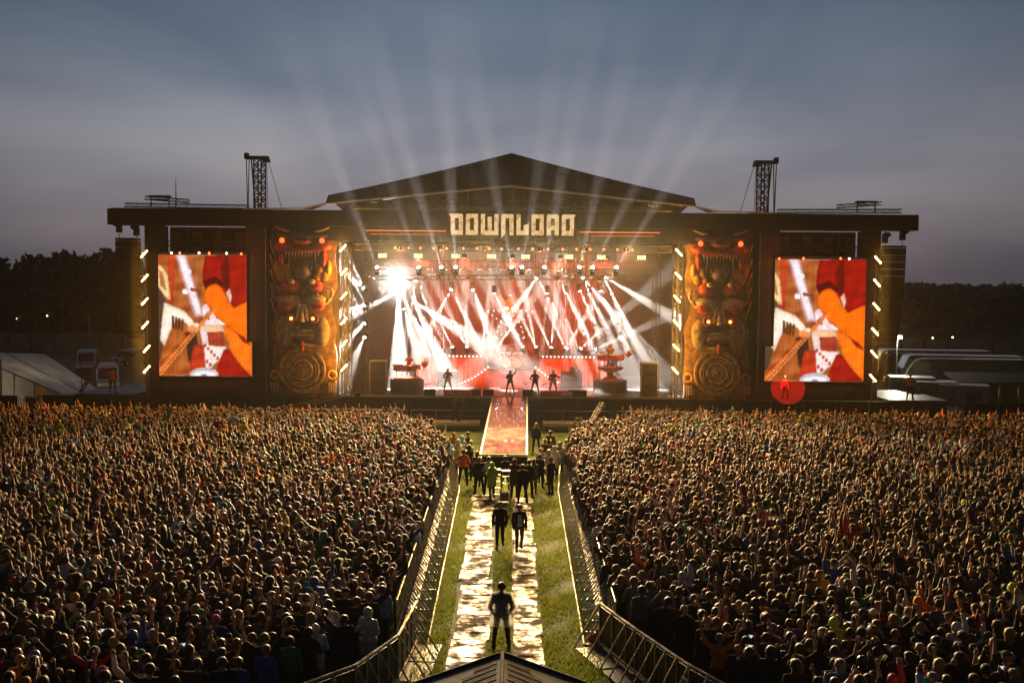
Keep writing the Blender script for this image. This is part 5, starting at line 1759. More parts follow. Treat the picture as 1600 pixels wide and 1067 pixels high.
place_person('walk_a', (g1.x, g1.y, 0), FACE_CAM - .05, ('black', 'black', 'black'), 'man all in black walking up the aisle away from the runway', None, 1.0, 1)
w2 = place_person('walk_b', (g2.x, g2.y, 0), FACE_CAM + .12, ('charcoal', 'grey', 'dark brown'), 'man in open dark coat and grey trousers walking up the aisle', None, 1.0, 0)
shirt = MB().prism([(-.07, .118, 1.40), (.07, .118, 1.40), (.085, .165, 1.15), (.09, .165, .98), (-.09, .165, .98), (-.085, .165, 1.15)], (0, .012, 0)).build('shirt_front', cloth('white'), w2)

def pit(px, head_y, key, cols, label, rz=0.0, scale=1.0, z0=0.0, group=None, skin=0):
    hgt = 1.76 * scale + z0
    Y = (CAM_H - hgt) * FOC / (head_y - 455 - (px - 800) * ROLL)
    p = at(px, head_y, Y)
    return place_person(key, (p.x, Y, z0), rz, cols, label, group, scale, skin)
PIT = [
 (667, 668, 'stand_hood', ('white', 'black', 'white'), 'white hooded poncho', .3), (676, 672, 'stand_j', ('ochre', 'black', 'brown'), 'ochre jacket', -.4),
 (686, 674, 'stand_cap', ('charcoal', 'black', 'black'), 'charcoal jacket and black cap', .2), (694, 684, 'stand_j', ('navy', 'black', 'dark brown'), 'navy jacket with dark hair', .5),
 (709, 677, 'stand_hood', ('ochre', 'navy', 'ochre'), 'ochre hooded poncho', -.3), (701, 688, 'stand_j', ('pale blue', 'denim', 'blond'), 'pale blue jacket with fair hair', .1),
 (716, 688, 'stand_hood', ('clear', 'navy', 'clear'), 'clear hooded poncho at the runway side', .4), (722, 682, 'stand_hood', ('pale blue', 'black', 'pale blue'), 'pale blue hooded poncho', -.2),
 (736, 690, 'stand_hood', ('lime', 'black', 'lime'), 'lime hooded poncho by the runway corner', .6), (733, 697, 'stand_long', ('navy', 'black', 'dark brown'), 'navy jacket raising a hand to the face', .3),
 (746, 707, 'stand_hood', ('purple', 'black', 'ochre'), 'purple poncho with an ochre hood', .2), (731, 676, 'stand_j', ('black', 'black', 'black'), 'black jacket against the runway skirt', -.6),
 (749, 716, 'stand_j', ('charcoal', 'black', 'brown'), 'charcoal jacket with brown hair', .0),
 (764, 715, 'stand_j', ('pale blue', 'black', 'black'), 'pale blue jacket with black hair at the runway end', .1),
 (769, 724, 'stand_hood', ('lime', 'black', 'lime'), 'lime rain poncho perched by the stepladder', .3), (790, 714, 'stand_j', ('black', 'olive', 'black'), 'black jacket and olive trousers behind the stepladder', .0),
 (804, 719, 'stand_hood', ('maroon', 'black', 'maroon'), 'long maroon hooded raincoat', -.1), (817, 727, 'stand_j', ('black', 'black', 'dark brown'), 'broad black jacket next to the maroon raincoat', .1),
 (827, 720, 'stand_j', ('charcoal', 'black', 'black'), 'charcoal jacket with black hair', -.3), (834, 719, 'stand_long', ('grey', 'black', 'brown'), 'grey jacket with long brown hair', .2),
 (843, 711, 'stand_j', ('black', 'black', 'brown'), 'black jacket with brown hair', -.2), (861, 716, 'stand_cap', ('black', 'black', 'black'), 'black jacket and black cap beside the barrier end', .4),
 (846, 701, 'stand_cap', ('grey', 'black', 'white'), 'grey jacket and white cap', .2), (852, 687, 'stand_long', ('brown', 'black', 'blond'), 'brown jacket with long fair hair', -.3),
 (860, 674, 'stand_j', ('olive', 'black', 'dark brown'), 'olive jacket standing taller', .0), (858, 704, 'stand_hood', ('clear', 'charcoal', 'clear'), 'clear hooded poncho over charcoal trousers', .5),
 (866, 698, 'stand_hood', ('white', 'navy', 'white'), 'white hooded poncho over navy trousers', .1), (875, 692, 'stand_hood', ('grey', 'black', 'grey'), 'grey hooded poncho', -.2),
 (885, 688, 'stand_j', ('white', 'black', 'brown'), 'white jacket with brown hair', .3), (895, 690, 'stand_cap', ('navy', 'black', 'ochre'), 'navy jacket and ochre cap', .1),
 (906, 686, 'stand_hood', ('navy', 'black', 'navy'), 'navy hooded poncho', -.1), (915, 672, 'stand_j', ('ochre', 'navy', 'black'), 'ochre jacket over navy trousers', .4), (838, 662, 'stand_j', ('charcoal', 'black', 'ginger'), 'charcoal jacket with ginger hair', .0),
]
for px, hy, key, cols, d, rz in PIT:
    pit(px, hy, key, cols, f'person in {d} waiting in the pit', rz * 2.2, random.uniform(.95, 1.05), skin=random.randrange(3), group='people waiting in the pit')
ov = pit(724, 704, 'stand_v', ('orange', 'black', 'black'), 'steward in an orange shirt and black trousers guarding the barrier end', .0, 1.02, skin=3)
# stewards on the barrier step along the stage front
for px, hy, key, cols, d in ((68, 655, 'stand_j', ('lime', 'black', 'black'), 'lime jacket near the yellow machine'), (92, 657, 'stand_hood', ('lime', 'black', 'lime'), 'lime hooded poncho near the marquee'),
        (195, 655, 'stand_hood', ('lime', 'black', 'lime'), 'lime hooded poncho under the steward platform'), (213, 657, 'stand_cap', ('green', 'black', 'yellow'), 'green jacket and yellow cap'),
        (364, 645, 'stand_v', ('pale blue', 'denim', 'brown'), 'pale blue shirt standing high above the crowd'), (381, 658, 'stand_hood', ('lime', 'black', 'lime'), 'lime hooded poncho beside the man standing high'),
        (348, 656, 'stand_j', ('orange', 'black', 'brown'), 'orange jacket leaning on the barrier'), (341, 652, 'stand_j', ('charcoal', 'black', 'ginger'), 'charcoal jacket on the barrier step'),
        (1052, 656, 'stand_j', ('lime', 'black', 'black'), 'pale lime jacket by the pit rail'), (1101, 656, 'stand_j', ('white', 'black', 'black'), 'white jacket by the pit rail'),
        (1160, 645, 'stand_v', ('green', 'black', 'black'), 'green shirt standing high above the crowd'), (1252, 650, 'stand_hood', ('lime', 'black', 'lime'), 'lime hooded poncho under the red projection'),
        (1264, 653, 'stand_j', ('grey', 'black', 'brown'), 'grey jacket under the red projection'), (52, 640, 'stand_j', ('black', 'black', 'black'), 'black jacket by the yellow machine')):
    pit(px, hy, key, cols, f'steward in {d} at the stage front', FACE_CAM + random.uniform(-.5, .5), 1.0, .55, 'stewards at the stage front')
# stewards on the side platforms
for px, Y, lab in ((176, YS - .5, 'steward in an orange vest watching from the platform with the mesh rail'), (1422, YS - .5, 'steward in an orange vest watching from the platform near the coaches')):
    p = at(px, 610, Y)
    s_ = place_person('stand_v', (p.x, Y, 2.08), .2 if px < 800 else FACE_CAM, ('orange', 'black', 'black'), lab, 'platform stewards', 1.05, 1)
    s_['group'] = 'platform stewards'

# ---- performers
def guitar(parent_obj, rz, loc, lab, col):
    gt = empty('electric_guitar', loc, rz); tag(gt, lab, 'guitar', 'guitars on stage')
    rot = Matrix.Rotation(R(-24), 3, 'Y')
    b = MB().prism([rot @ Vector(q) for q in ((.22, 0, -.10), (.05, 0, -.16), (-.08, 0, -.10), (-.20, 0, -.14), (-.22, 0, .10), (-.07, 0, .09), (.04, 0, .13), (.20, 0, .09))], (0, .05, 0)).build('body', col, gt)
    MB().box(rot @ Vector((-.50, .02, .0)), (.62, .03, .05), rot).build('neck', M_TGOLD, gt)
    MB().box(rot @ Vector((-.87, .02, .01)), (.14, .025, .08), rot).build('headstock', M_CASE, gt)
    return gt
def perf(px, py, Y, z, key, cols, lab, rz=FACE_CAM, gcol=None, sk=0, sc_=1.0):
    p = at(px, py, Y)
    o = place_person(key, (p.x, Y, z), rz, cols, lab, 'performers on stage', sc_, sk)
    if gcol:
        guitar(o, rz + math.pi, (p.x + .02, Y - .27, z + 1.06), 'guitar held by the ' + lab.split(' ', 1)[1][:60], gcol)
    return o
perf(797, 612, YS + 1.9, DZ, 'sing', ('black', 'black', 'black'), 'singer in black standing legs apart on the runway axis')
perf(864, 606, YS + 2.2, DZ, 'strum', ('maroon', 'black', 'dark brown'), 'guitarist in maroon leaning back near the step box', FACE_CAM + .3, M_CRIM)
perf(700, 604, YS + 3.0, DZ, 'strum', ('brown', 'black', 'blond'), 'bassist in brown beside the orange scrawled block', FACE_CAM - .2, M_ORC)
perf(836, 606, YS + 2.0, DZ, 'strum', ('black', 'black', 'black'), 'guitarist in black close to the runway corner', FACE_CAM - .3, M_CASE)
perf(897, 590, 80.6, DZ + .0, 'strum', ('charcoal', 'black', 'black'), 'guitarist in charcoal before the bulb-lit drape', FACE_CAM, M_CASE, sc_=1.05)
perf(797, 575, YR0 + .1, 3.46, 'drumming', ('black', 'black', 'dark brown'), 'drummer seated behind the chrome kit')
p_ = at(953, 560, YS + 4.6)
place_person('operate', (p_.x, YS + 4.35, DZ + 1.9), FACE_CAM, ('ochre', 'black', 'blond'), 'percussionist on the raised orange lift column', 'performers on stage')
p_ = at(640, 590, YS + 4.1)
place_person('operate', (p_.x, YS + 3.85, DZ + 1.03), FACE_CAM, ('red', 'black', 'black'), 'percussionist behind the low turntable drums', 'performers on stage')
p_ = at(1226, 620, YS - .35)
place_person('stand_j', (p_.x, YS - .3, 2.05), FACE_CAM, ('maroon', 'black', 'black'), 'figure caught in a red spotlight below the video screen', 'performers on stage', .98)
# the red follow spot that catches that figure
fs_ = empty('follow_spot', (-9.0, 8.0, 7.6)); tag(fs_, 'long-barrelled follow spot on a stand throwing the red disc under the video screen', 'stage light')
tg = at(1231, 607, YS - .1); fd = (tg - Vector((-9.0, 8.0, 9.2))).normalized()
o = MB().lathe([(.14, -.6), (.18, -.2), (.20, .5), (.17, .6)], (0, 0, 0), 12).build('barrel', M_CASE, fs_); o.location = (0, 0, 1.6); o.rotation_euler = fd.to_track_quat('Z', 'Y').to_euler()
MB().tube((0, 0, -7.6), (0, 0, 1.45), .06).build('stand', M_SCAF, fs_)
MB().box((0, 0, 1.4), (.5, .1, .12)).build('yoke', M_SCAF, fs_)
lamp('SPOT', 'follow_light', Vector((0, 0, 1.6)) + fd * .7, fd, 2600000, (1, .012, .006), .04, 1.9, .1, parent=fs_)

# ---- camera crew
def tripod_camera(loc, lab, rz=0):
    c = empty('video_camera', loc, rz); tag(c, lab, 'camera', 'broadcast cameras')
    for a in (90, 210, 330):
        MB().tube((0, 0, 1.05), (.42 * math.cos(R(a)), .42 * math.sin(R(a)), 0), .025, n=5).build('leg', M_CASE, c)
    MB().box((0, 0, 1.28), (.22, .55, .28)).build('body', M_CASE, c)
    MB().lathe([(.09, .28), (.11, .5), (.10, .55)], (0, 0, 1.3), 10, 'Y').build('lens', M_CASE, c)
    MB().lathe([(.10, 1.02), (.10, 1.14), (0, 1.14)], (0, 0, 0), 10).build('head', M_SCAF, c)
    MB().tube((.08, -.25, 1.15), (.12, -.65, 1.0), .015, n=5).build('pan_bar', M_CASE, c)
    MB().box((0, -.3, 1.48), (.16, .10, .12)).build('viewfinder', M_CASE, c)
p = at(712, 657, YS - 3.2); tripod_camera((p.x + .6, YS - 3.3, .60), 'broadcast camera on a tripod with its operator beside the runway', .2)
place_person('operate', (p.x, YS - 3.5, .60), .1 - .6, ('black', 'black', 'black'), 'camera operator in black on the low platform', 'camera crew')
p = at(902, 655, YS - 3.4); tripod_camera((p.x, YS - 3.2, .60), 'broadcast camera on a tripod on the platform near the crane camera', -.2)
p = at(925, 690, 63)
def jib(loc, rz, lab):
    c = empty('camera_crane', loc, rz); tag(c, lab, 'camera crane', 'camera cranes')
    MB().tube((0, 0, 0), (0, 0, 1.3), .09, n=8).build('column', M_CASE, c)
    MB().truss((-1.6, 0, 1.0), (3.8, 0, 2.1), .22, .03, .4).build('arm', M_TRUSS, c)
    MB().box((-1.7, 0, .95), (.4, .35, .35)).build('counterweight', M_CASE, c)
    MB().box((4.0, 0, 1.95), (.35, .3, .3)).build('camera', M_CASE, c)
    for a in (30, 150, 270): MB().tube((0, 0, .3), (.6 * math.cos(R(a)), .6 * math.sin(R(a)), 0), .04, n=5).build('foot', M_CASE, c)
jib((p.x, 64, 0), 1.3, 'lattice camera crane parked in the pit beside the right-side platform'.replace(' right-side', ''))
p = at(470, 650, YS - 2.2)
jib((p.x, YS - 2.2, .2), .25, 'lattice camera crane stretched along the stage front below the drum side')

# ---- stepladders and flight case at the runway end
def stepladder(px, py, h, lab):
    g_ = ground_at(px, py)
    l = empty('stepladder', (g_.x, g_.y, 0)); tag(l, lab, 'ladder', 'stepladders')
    for s in (-1, 1):
        MB().tube((s * .22, 0, 0), (s * .15, .35, h), .022, n=5).build('stile', M_ALU, l)
        MB().tube((s * .22, .95, 0), (s * .15, .45, h), .018, n=5).build('rear_leg', M_ALU, l)
    for i in range(4):
        t_ = (i + .6) / 4.3
        MB().box((0, .35 * t_, h * t_), (.42 - .12 * t_, .09, .03)).build('tread', M_ALU, l)
    MB().box((0, .40, h + .02), (.38, .28, .05)).build('top_cap', M_ALU, l)
stepladder(776, 778, 1.25, 'aluminium stepladder beside the lime poncho at the runway end')
stepladder(790, 784, 1.35, 'aluminium stepladder behind the padded chair')
g_ = ground_at(788, 800)
ch = empty('folding_chair', (g_.x, g_.y, 0)); tag(ch, 'pale wire-backed chair standing on the grass behind the stepladders', 'chair')
MB().box((0, 0, .45), (.42, .42, .05)).build('seat', M_CASE, ch)
MB().box((0, -.2, .72), (.42, .03, .38)).build('backrest', cloth('grey'), ch)
for x in (-.19, .19):
    for y in (-.19, .19): MB().tube((x, y, 0), (x, y, .42), .014, n=5).build('leg', M_ALU, ch)
    MB().tube((x, -.22, .4), (x, -.22, .95), .016, n=5).build('back_post', M_ALU, ch)
MB().tube((-.19, -.22, .95), (.19, -.22, .95), .016, n=5).build('top_rail', M_ALU, ch)

# ================================================================== crowd barriers
M_BAR = mat('worn_aluminium_barrier', (.52, .50, .46), .34, .85, var=.35, scale=6)
def barrier():
    """One section, 1.0 m long along local Y; crowd side is +X (panel), aisle side 0 (foot)."""
    b = empty('crowd_barrier')
    L = .98
    MB().tube((.86, -L / 2, 1.22), (.86, L / 2, 1.22), .032, n=6).build('top_rail', M_BAR, b)
    for i in range(5):
        y = -L / 2 + .06 + (L - .12) * i / 4
        MB().tube((.86, y, .04), (.86, y, 1.2), .014, n=5).build('upright_bar', M_BAR, b)
    for z in (.35, .8): MB().tube((.862, -L / 2, z), (.862, L / 2, z), .016, n=5).build('mid_rail', M_BAR, b)
    MB().tube((.0, -L / 2, .03), (.0, L / 2, .03), .030, n=6).build('foot_rail', M_BAR, b)
    for y in (-L / 2 + .10, -.08, .26):
        MB().tube((.02, y, .05), (.84, y + .12, 1.18), .017, n=5).build('brace', M_BAR, b)
    for y in (-.30, .20):
        MB().tube((.02, y + .18, .05), (.84, y - .2, 1.10), .011, n=5).build('cross_stay', M_BAR, b)
    MB().box((.62, 0, .30), (.26, L - .08, .025)).build('step', M_BAR, b)
    MB().box((.45, -L / 2 + .04, .02), (.86, .05, .03)).build('base_bar', M_BAR, b)
    return b
B0 = barrier(); used_b = [False]
def put_barrier(x, y, ang, mirror, lab, group):
    if used_b[0]: o = copy_tree(B0)
    else: o = B0; used_b[0] = True
    o.location = (x, y, 0); o.rotation_euler = (0, 0, ang + (math.pi if mirror else 0))
    tag(o, lab, 'barrier', group)
for s, lab in ((-1, 'aluminium crowd barrier section along the aisle beside the broad trackway run'), (1, 'aluminium crowd barrier section along the aisle beside the narrower trackway run')):
    y = 27.4
    while y < 55:
        x = s * (2.0 + (.25 if s < 0 else .05) + .012 * (y - 27) + (.05 * max(0, y - 48)))
        put_barrier(x, y, -s * .012 + (-s * .05 if y > 48 else 0), s < 0, lab, 'aisle barriers')
        y += 1.0
# flared ends towards the mixing tent: plain tubular sections
def tube_barrier():
    b = empty('tube_barrier')
    MB().tube((-.6, 0, 1.2), (.6, 0, 1.2), .034, n=6).build('top_rail', M_BAR, b)
    MB().tube((-.6, 0, .12), (.6, 0, .12), .025, n=6).build('bottom_rail', M_BAR, b)
    for x in (-.58, 0): MB().tube((x, 0, 1.2), (x, -.75 if x < 0 else -.72, .03), .024, n=6).build('brace', M_BAR, b)
    for x in (-.58, 0): MB().tube((x, 0, 0), (x, 0, 1.2), .022, n=6).build('post', M_BAR, b)
    MB().box((0, .03, .62), (1.16, .02, .96)).build('sheet', mat('barrier_sheet', (.06, .06, .062), .5, .5, var=.3), b)
    MB().box((0, -.36, .02), (1.1, .7, .03)).build('floor_plate', mat('plate_dark', (.12, .12, .12), .5, .7), b)
    return b
TB = tube_barrier(); ub = [False]
for path, lab in (([(2.45, 26.9), (3.0, 25.3), (4.1, 22.4), (5.4, 19.9), (7.4, 17.6)], 'tubular barrier section curving away from the narrower trackway'), ([(-2.55, 26.9), (-2.75, 24.2), (-3.5, 22.2), (-5.2, 20.2), (-7.4, 18.6)], 'tubular barrier section curving away from the broad trackway')):
    for (x0, y0), (x1, y1) in zip(path[:-1], path[1:]):
        d = math.hypot(x1 - x0, y1 - y0); k = max(1, round(d / 1.22))
        for i in range(k):
            t_ = (i + .5) / k
            if ub[0]: o = copy_tree(TB)
            else: o = TB; ub[0] = True
            o.location = (x0 + (x1 - x0) * t_, y0 + (y1 - y0) * t_, 0)
            a = math.atan2(y1 - y0, x1 - x0)
            if x0 < 0: a += math.pi
            o.rotation_euler = (0, 0, a); o.scale = (d / k / 1.2, 1, 1)
            tag(o, lab, 'barrier', 'flared barriers')
g_ = at(1054, 1056, 22.6)
nz = MB().box((0, 0, 0), (.30, .012, .42)).build('notice', mat('white_notice', (.62, .66, .72), .5)); nz.location = (3.98, 22.15, .78); nz.rotation_euler = (0, 0, math.atan2(22.4 - 25.3, 1.1))
for i in range(5): MB().box((-.02 * (i % 2), -.008, .13 - .06 * i), (.2 - .03 * (i % 2), .003, .022)).build('print_line', M_CASE, nz)
tag(nz, 'small white notice hung on the curving tubular barrier', 'notice')
# orange bag left by the barrier
bag = MB().ball((0, 0, .14), (.20, .14, .15), 10, 7).ball((.1, .05, .28), (.09, .06, .12), 8, 6).build('cloth_bundle', cloth('orange'), smooth=True); bag.location = (2.35, 27.0, .02)
tag(bag, 'bright orange cloth bundle lying by the aisle barrier', 'bundle')

# ---- grass blades in the aisle
rg = np.random.default_rng(5)
n = 90000
gx = rg.uniform(-2.5, 2.4, n); gy = 23 + (rg.random(n) ** 1.4) * 32
keep = ~(((gx > -1.7) & (gx < -.6)) | ((gx > .05) & (gx < .92))) | (gy > 46.6)
dens = np.sin(gx * 2.1 + 1) + np.sin(gy * 1.3) + np.sin(gx * 3.7 - gy * 2.2)
keep &= dens + rg.normal(0, .8, n) > -1.3
gx, gy = gx[keep], gy[keep]; n = len(gx)
hgt = rg.uniform(.04, .12, n); a = rg.uniform(0, 2 * math.pi, n); wdt = rg.uniform(.008, .018, n); ln = rg.normal(0, .04, (n, 2))
V = np.zeros((n, 3, 3)); V[:, 0] = np.stack([gx - np.cos(a) * wdt, gy - np.sin(a) * wdt, np.zeros(n)], 1); V[:, 1] = np.stack([gx + np.cos(a) * wdt, gy + np.sin(a) * wdt, np.zeros(n)], 1)
V[:, 2] = np.stack([gx + ln[:, 0], gy + ln[:, 1], hgt], 1)
me = bpy.data.meshes.new('grass'); me.from_pydata(V.reshape(-1, 3).tolist(), [], np.arange(n * 3).reshape(-1, 3).tolist()); 
gm = mat('grass_blade', (.14, .20, .03), .5, var=.4, scale=3); gnt = gm.node_tree
gtr = gnt.nodes.new('ShaderNodeBsdfTranslucent'); gtr.inputs[0].default_value = (.24, .28, .04, 1); gmx = gnt.nodes.new('ShaderNodeMixShader'); gmx.inputs[0].default_value = .5
gnt.links.new(gnt.nodes['Principled BSDF'].outputs[0], gmx.inputs[1]); gnt.links.new(gtr.outputs[0], gmx.inputs[2]); gnt.links.new(gmx.outputs[0], gnt.nodes['Material Output'].inputs[0])
me.materials.append(gm)
go = bpy.data.objects.new('grass', me); COL.objects.link(go); tag(go, 'short trodden grass between the trackway runs', 'grass', kind='stuff')

# ================================================================== mixing tent roof below the camera
tr_ = empty('mixing_tent', (-.13, 12, 0)); tag(tr_, 'dark grey tent roof with a pointed ridge and seams tinted with reflected gold below the camera', 'tent')
M_TENT = mat('dark_tent_fabric', (.035, .042, .055), .75, spec=.25, var=.2, scale=1.5, bump=.2, bscale=3)
M_SEAM = mat('painted_glint_seam', (.50, .27, .06), .18, .6)  # gold of reflected stage light put into the seam colour
apex = at(785, 1021, 14.6)
rx = apex.x; rzv = apex.z; slope = .36; HWd = 4.6
for s in (-1, 1):
    for i in range(5):
        y1, y0 = 14.6 - i * 1.6, 14.6 - (i + 1) * 1.6 + .01
        o = MB().prism([(rx, y0, rzv), (rx, y1, rzv), (rx + s * HWd, y1, rzv - slope * HWd), (rx + s * HWd, y0, rzv - slope * HWd)], (0, 0, -.04)).build('roof_panel', M_TENT)
        o.parent = tr_; o.matrix_parent_inverse = Matrix.Translation((.13, -12, 0))
    for i in range(7):
        y = 14.35 - i * .20
        o = MB().tube((rx + s * .08, y, rzv - slope * .08 + .012), (rx + s * (.42 + .16 * i), y - .05, rzv - slope * (.42 + .16 * i) + .012), .006, n=6).build('seam', M_SEAM)
        o.parent = tr_; o.matrix_parent_inverse = Matrix.Translation((.13, -12, 0))
    o = MB().tube((rx, 14.62, rzv), (rx + s * HWd, 14.62, rzv - slope * HWd), .035, n=6).build('edge_tube', M_TENT); o.parent = tr_; o.matrix_parent_inverse = Matrix.Translation((.13, -12, 0))
    for y in (14.4, 7.0):
        o = MB().tube((rx + s * (HWd - .1), y, 0), (rx + s * (HWd - .1), y, rzv - slope * HWd), .05, n=6).build('pole', M_SCAF); o.parent = tr_; o.matrix_parent_inverse = Matrix.Translation((.13, -12, 0))
o = MB().tube((rx, 6.6, rzv + .02), (rx, 14.62, rzv + .02), .03, n=6).build('ridge', M_TENT); o.parent = tr_; o.matrix_parent_inverse = Matrix.Translation((.13, -12, 0))
# ================================================================== background
# ---- white marquee
M_MARQ = mat('white_marquee_pvc', (.80, .80, .82), .5, var=.08, scale=.6)
M_MARQW = mat('cream_marquee_wall', (.70, .62, .50), .6, var=.15)
A, B = at(95, 615, 71), at(160, 612, 76.5)
RA, RB = at(-62, 549, 75.5), at(70, 553, 81)
mq = empty('marquee', (A.x, A.y, 0)); tag(mq, 'white gabled marquee tent behind the black hoarding', 'tent')
def mqp(mb, nm, m):
    o = mb.build(nm, m); o.parent = mq; o.matrix_parent_inverse = Matrix.Translation((-A.x, -A.y, 0)); return o
for i in range(2):
    t0, t1 = i / 2, (i + 1) / 2
    mqp(MB().prism([A.lerp(B, t0), A.lerp(B, t1 - .006), RA.lerp(RB, t1 - .006), RA.lerp(RB, t0)], (0, 0, -.05)), 'roof_panel', M_MARQ)
L0, L1 = RA * 2 - A, RB * 2 - B
for q in (L0, L1): q.z = A.z
mqp(MB().prism([L0, L1, RB + Vector((0, 0, -.01)), RA + Vector((0, 0, -.01))], (0, 0, -.05)), 'roof_panel', M_MARQ)
mqp(MB().prism([A + Vector((-.05, .05, -.06)), RA + Vector((-.05, .05, -.1)), L0 + Vector((0, .05, -.06)), Vector((L0.x, L0.y + .05, 0)), Vector((A.x - .05, A.y + .05, 0))], (0, .05, 0)), 'gable_wall', M_MARQW)
mqp(MB().prism([A + Vector((0, .1, -.06)), B + Vector((0, 0, -.06)), Vector((B.x, B.y, 0)), Vector((A.x, A.y + .1, 0))], (-.05, 0, 0)), 'side_wall', M_MARQW)
pp = at(25, 556, 73)
mqp(MB().tube((pp.x, 70.8, 0), (pp.x, 70.8, pp.z - .1), .06), 'mast', M_SCAF)
mqp(MB().path([A.lerp(B, .5) + Vector((0, 0, .03)), RA.lerp(RB, .5) + Vector((0, 0, .03))], .03), 'seam_rope', M_SCAF)
mqp(MB().path([A, RA], .05), 'eave_tube', mat('steel_grey', (.25, .26, .28), .4, .6))
for i in range(3):
    q = A.lerp(RA, .25 + .2 * i)
    mqp(MB().tube((q.x, q.y - .02, 0), (q.x, q.y - .02, q.z - .05), .05), 'wall_pole', MATS['steel_grey'])

for m_ in (M_MARQ, M_MARQW):                    # thin fabric lets the lamps inside show through
    nt = m_.node_tree; t_ = nt.nodes.new('ShaderNodeBsdfTranslucent'); t_.inputs[0].default_value = (.8, .76, .68, 1); x_ = nt.nodes.new('ShaderNodeMixShader'); x_.inputs[0].default_value = .3
    nt.links.new(nt.nodes['Principled BSDF'].outputs[0], x_.inputs[1]); nt.links.new(t_.outputs[0], x_.inputs[2]); nt.links.new(x_.outputs[0], nt.nodes['Material Output'].inputs[0])
for k_, f_ in ((0, .15), (1, .5), (2, .85)):
    q = A.lerp(B, f_).lerp(RA.lerp(RB, f_), .55)
    lp = empty('marquee_lamp', (q.x, q.y, q.z - .9)); tag(lp, 'hanging lamp glowing inside the white marquee', 'lamp', 'marquee lamps')
    MB().ball((0, 0, 0), .14, 8, 6).build('bulb', emis('marquee_bulb', (1, .85, .6), 8), lp)
    MB().tube((0, 0, .14), (0, 0, .8), .012, n=4).build('flex', M_CASE, lp)
    lamp('POINT', 'marquee_light', (0, 0, -.2), (0, 0, -1), 260, (1, .86, .66), .15, parent=lp)

# ---- black hoarding panels beside the stage
hp0 = None
for side, px0, px1, z in ((-1, -10, 27, 2.0), (-1, 58, 232, 2.05), (1, 1428, 1480, 2.0), (1, 1508, 1640, 2.0)):
    xa, xb = at(px0, 640, 70.5).x, at(px1, 640, 70.5).x
    k = max(1, round((xb - xa) / 2.0))
    for i in range(k):
        x0, x1 = xa + (xb - xa) * i / k, xa + (xb - xa) * (i + 1) / k
        o = MB().box2((x0 + .01, 70.5, .02), (x1 - .01, 70.56, z)).build('hoarding_panel', M_DRAPE)
        MB().tube((x0 + .04, 70.6, 0), (x0 + .04, 70.6, z + .03), .03, n=5).build('post', M_SCAF, o)
        MB().tube((x0 + .04, 70.63, z), (x1 - .02, 70.63, z), .02, n=5).build('top_tube', M_SCAF, o)
        tag(o, 'plain black hoarding panel fencing the backstage area ' + ('in front of the marquee' if side < 0 else 'in front of the coaches'), 'hoarding', 'black hoarding panels', 'thing')
ramp = MB().prism([at(1480, 634, 73), at(1508, 640, 73), at(1510, 655, 70.6), at(1478, 650, 70.6)], (0, 0, -.1)).build('access_ramp', mat('grey_ramp', (.22, .21, .2), .5)); tag(ramp, 'short grey access ramp between black hoarding panels', 'ramp')

# ---- perimeter steel wall
M_WALL = mat('steel_hoarding', (.30, .25, .20), .55, .2, var=.2, scale=.4)
for xa, n, lab in ((-112, 21, 'long steel perimeter wall at the foot of the wooded hill'), (38.5, 22, 'long steel perimeter wall below the misty tree line')):
    pw = empty('perimeter_wall', (xa, 152, 0)); tag(pw, lab, 'wall', 'perimeter walls', 'thing')
    p0 = MB().box2((.04, 0, 0), (3.46, .1, 2.75)).build('wall_panel', M_WALL, pw)
    q0 = MB().box((0, .05, 1.4), (.14, .22, 2.85)).build('post', M_SCAF, pw)
    for i in range(1, n):
        for o0 in (p0, q0):
            o = o0.copy(); COL.objects.link(o); o.location.x = i * 3.5; o.location.z = random.uniform(-.06, .06)

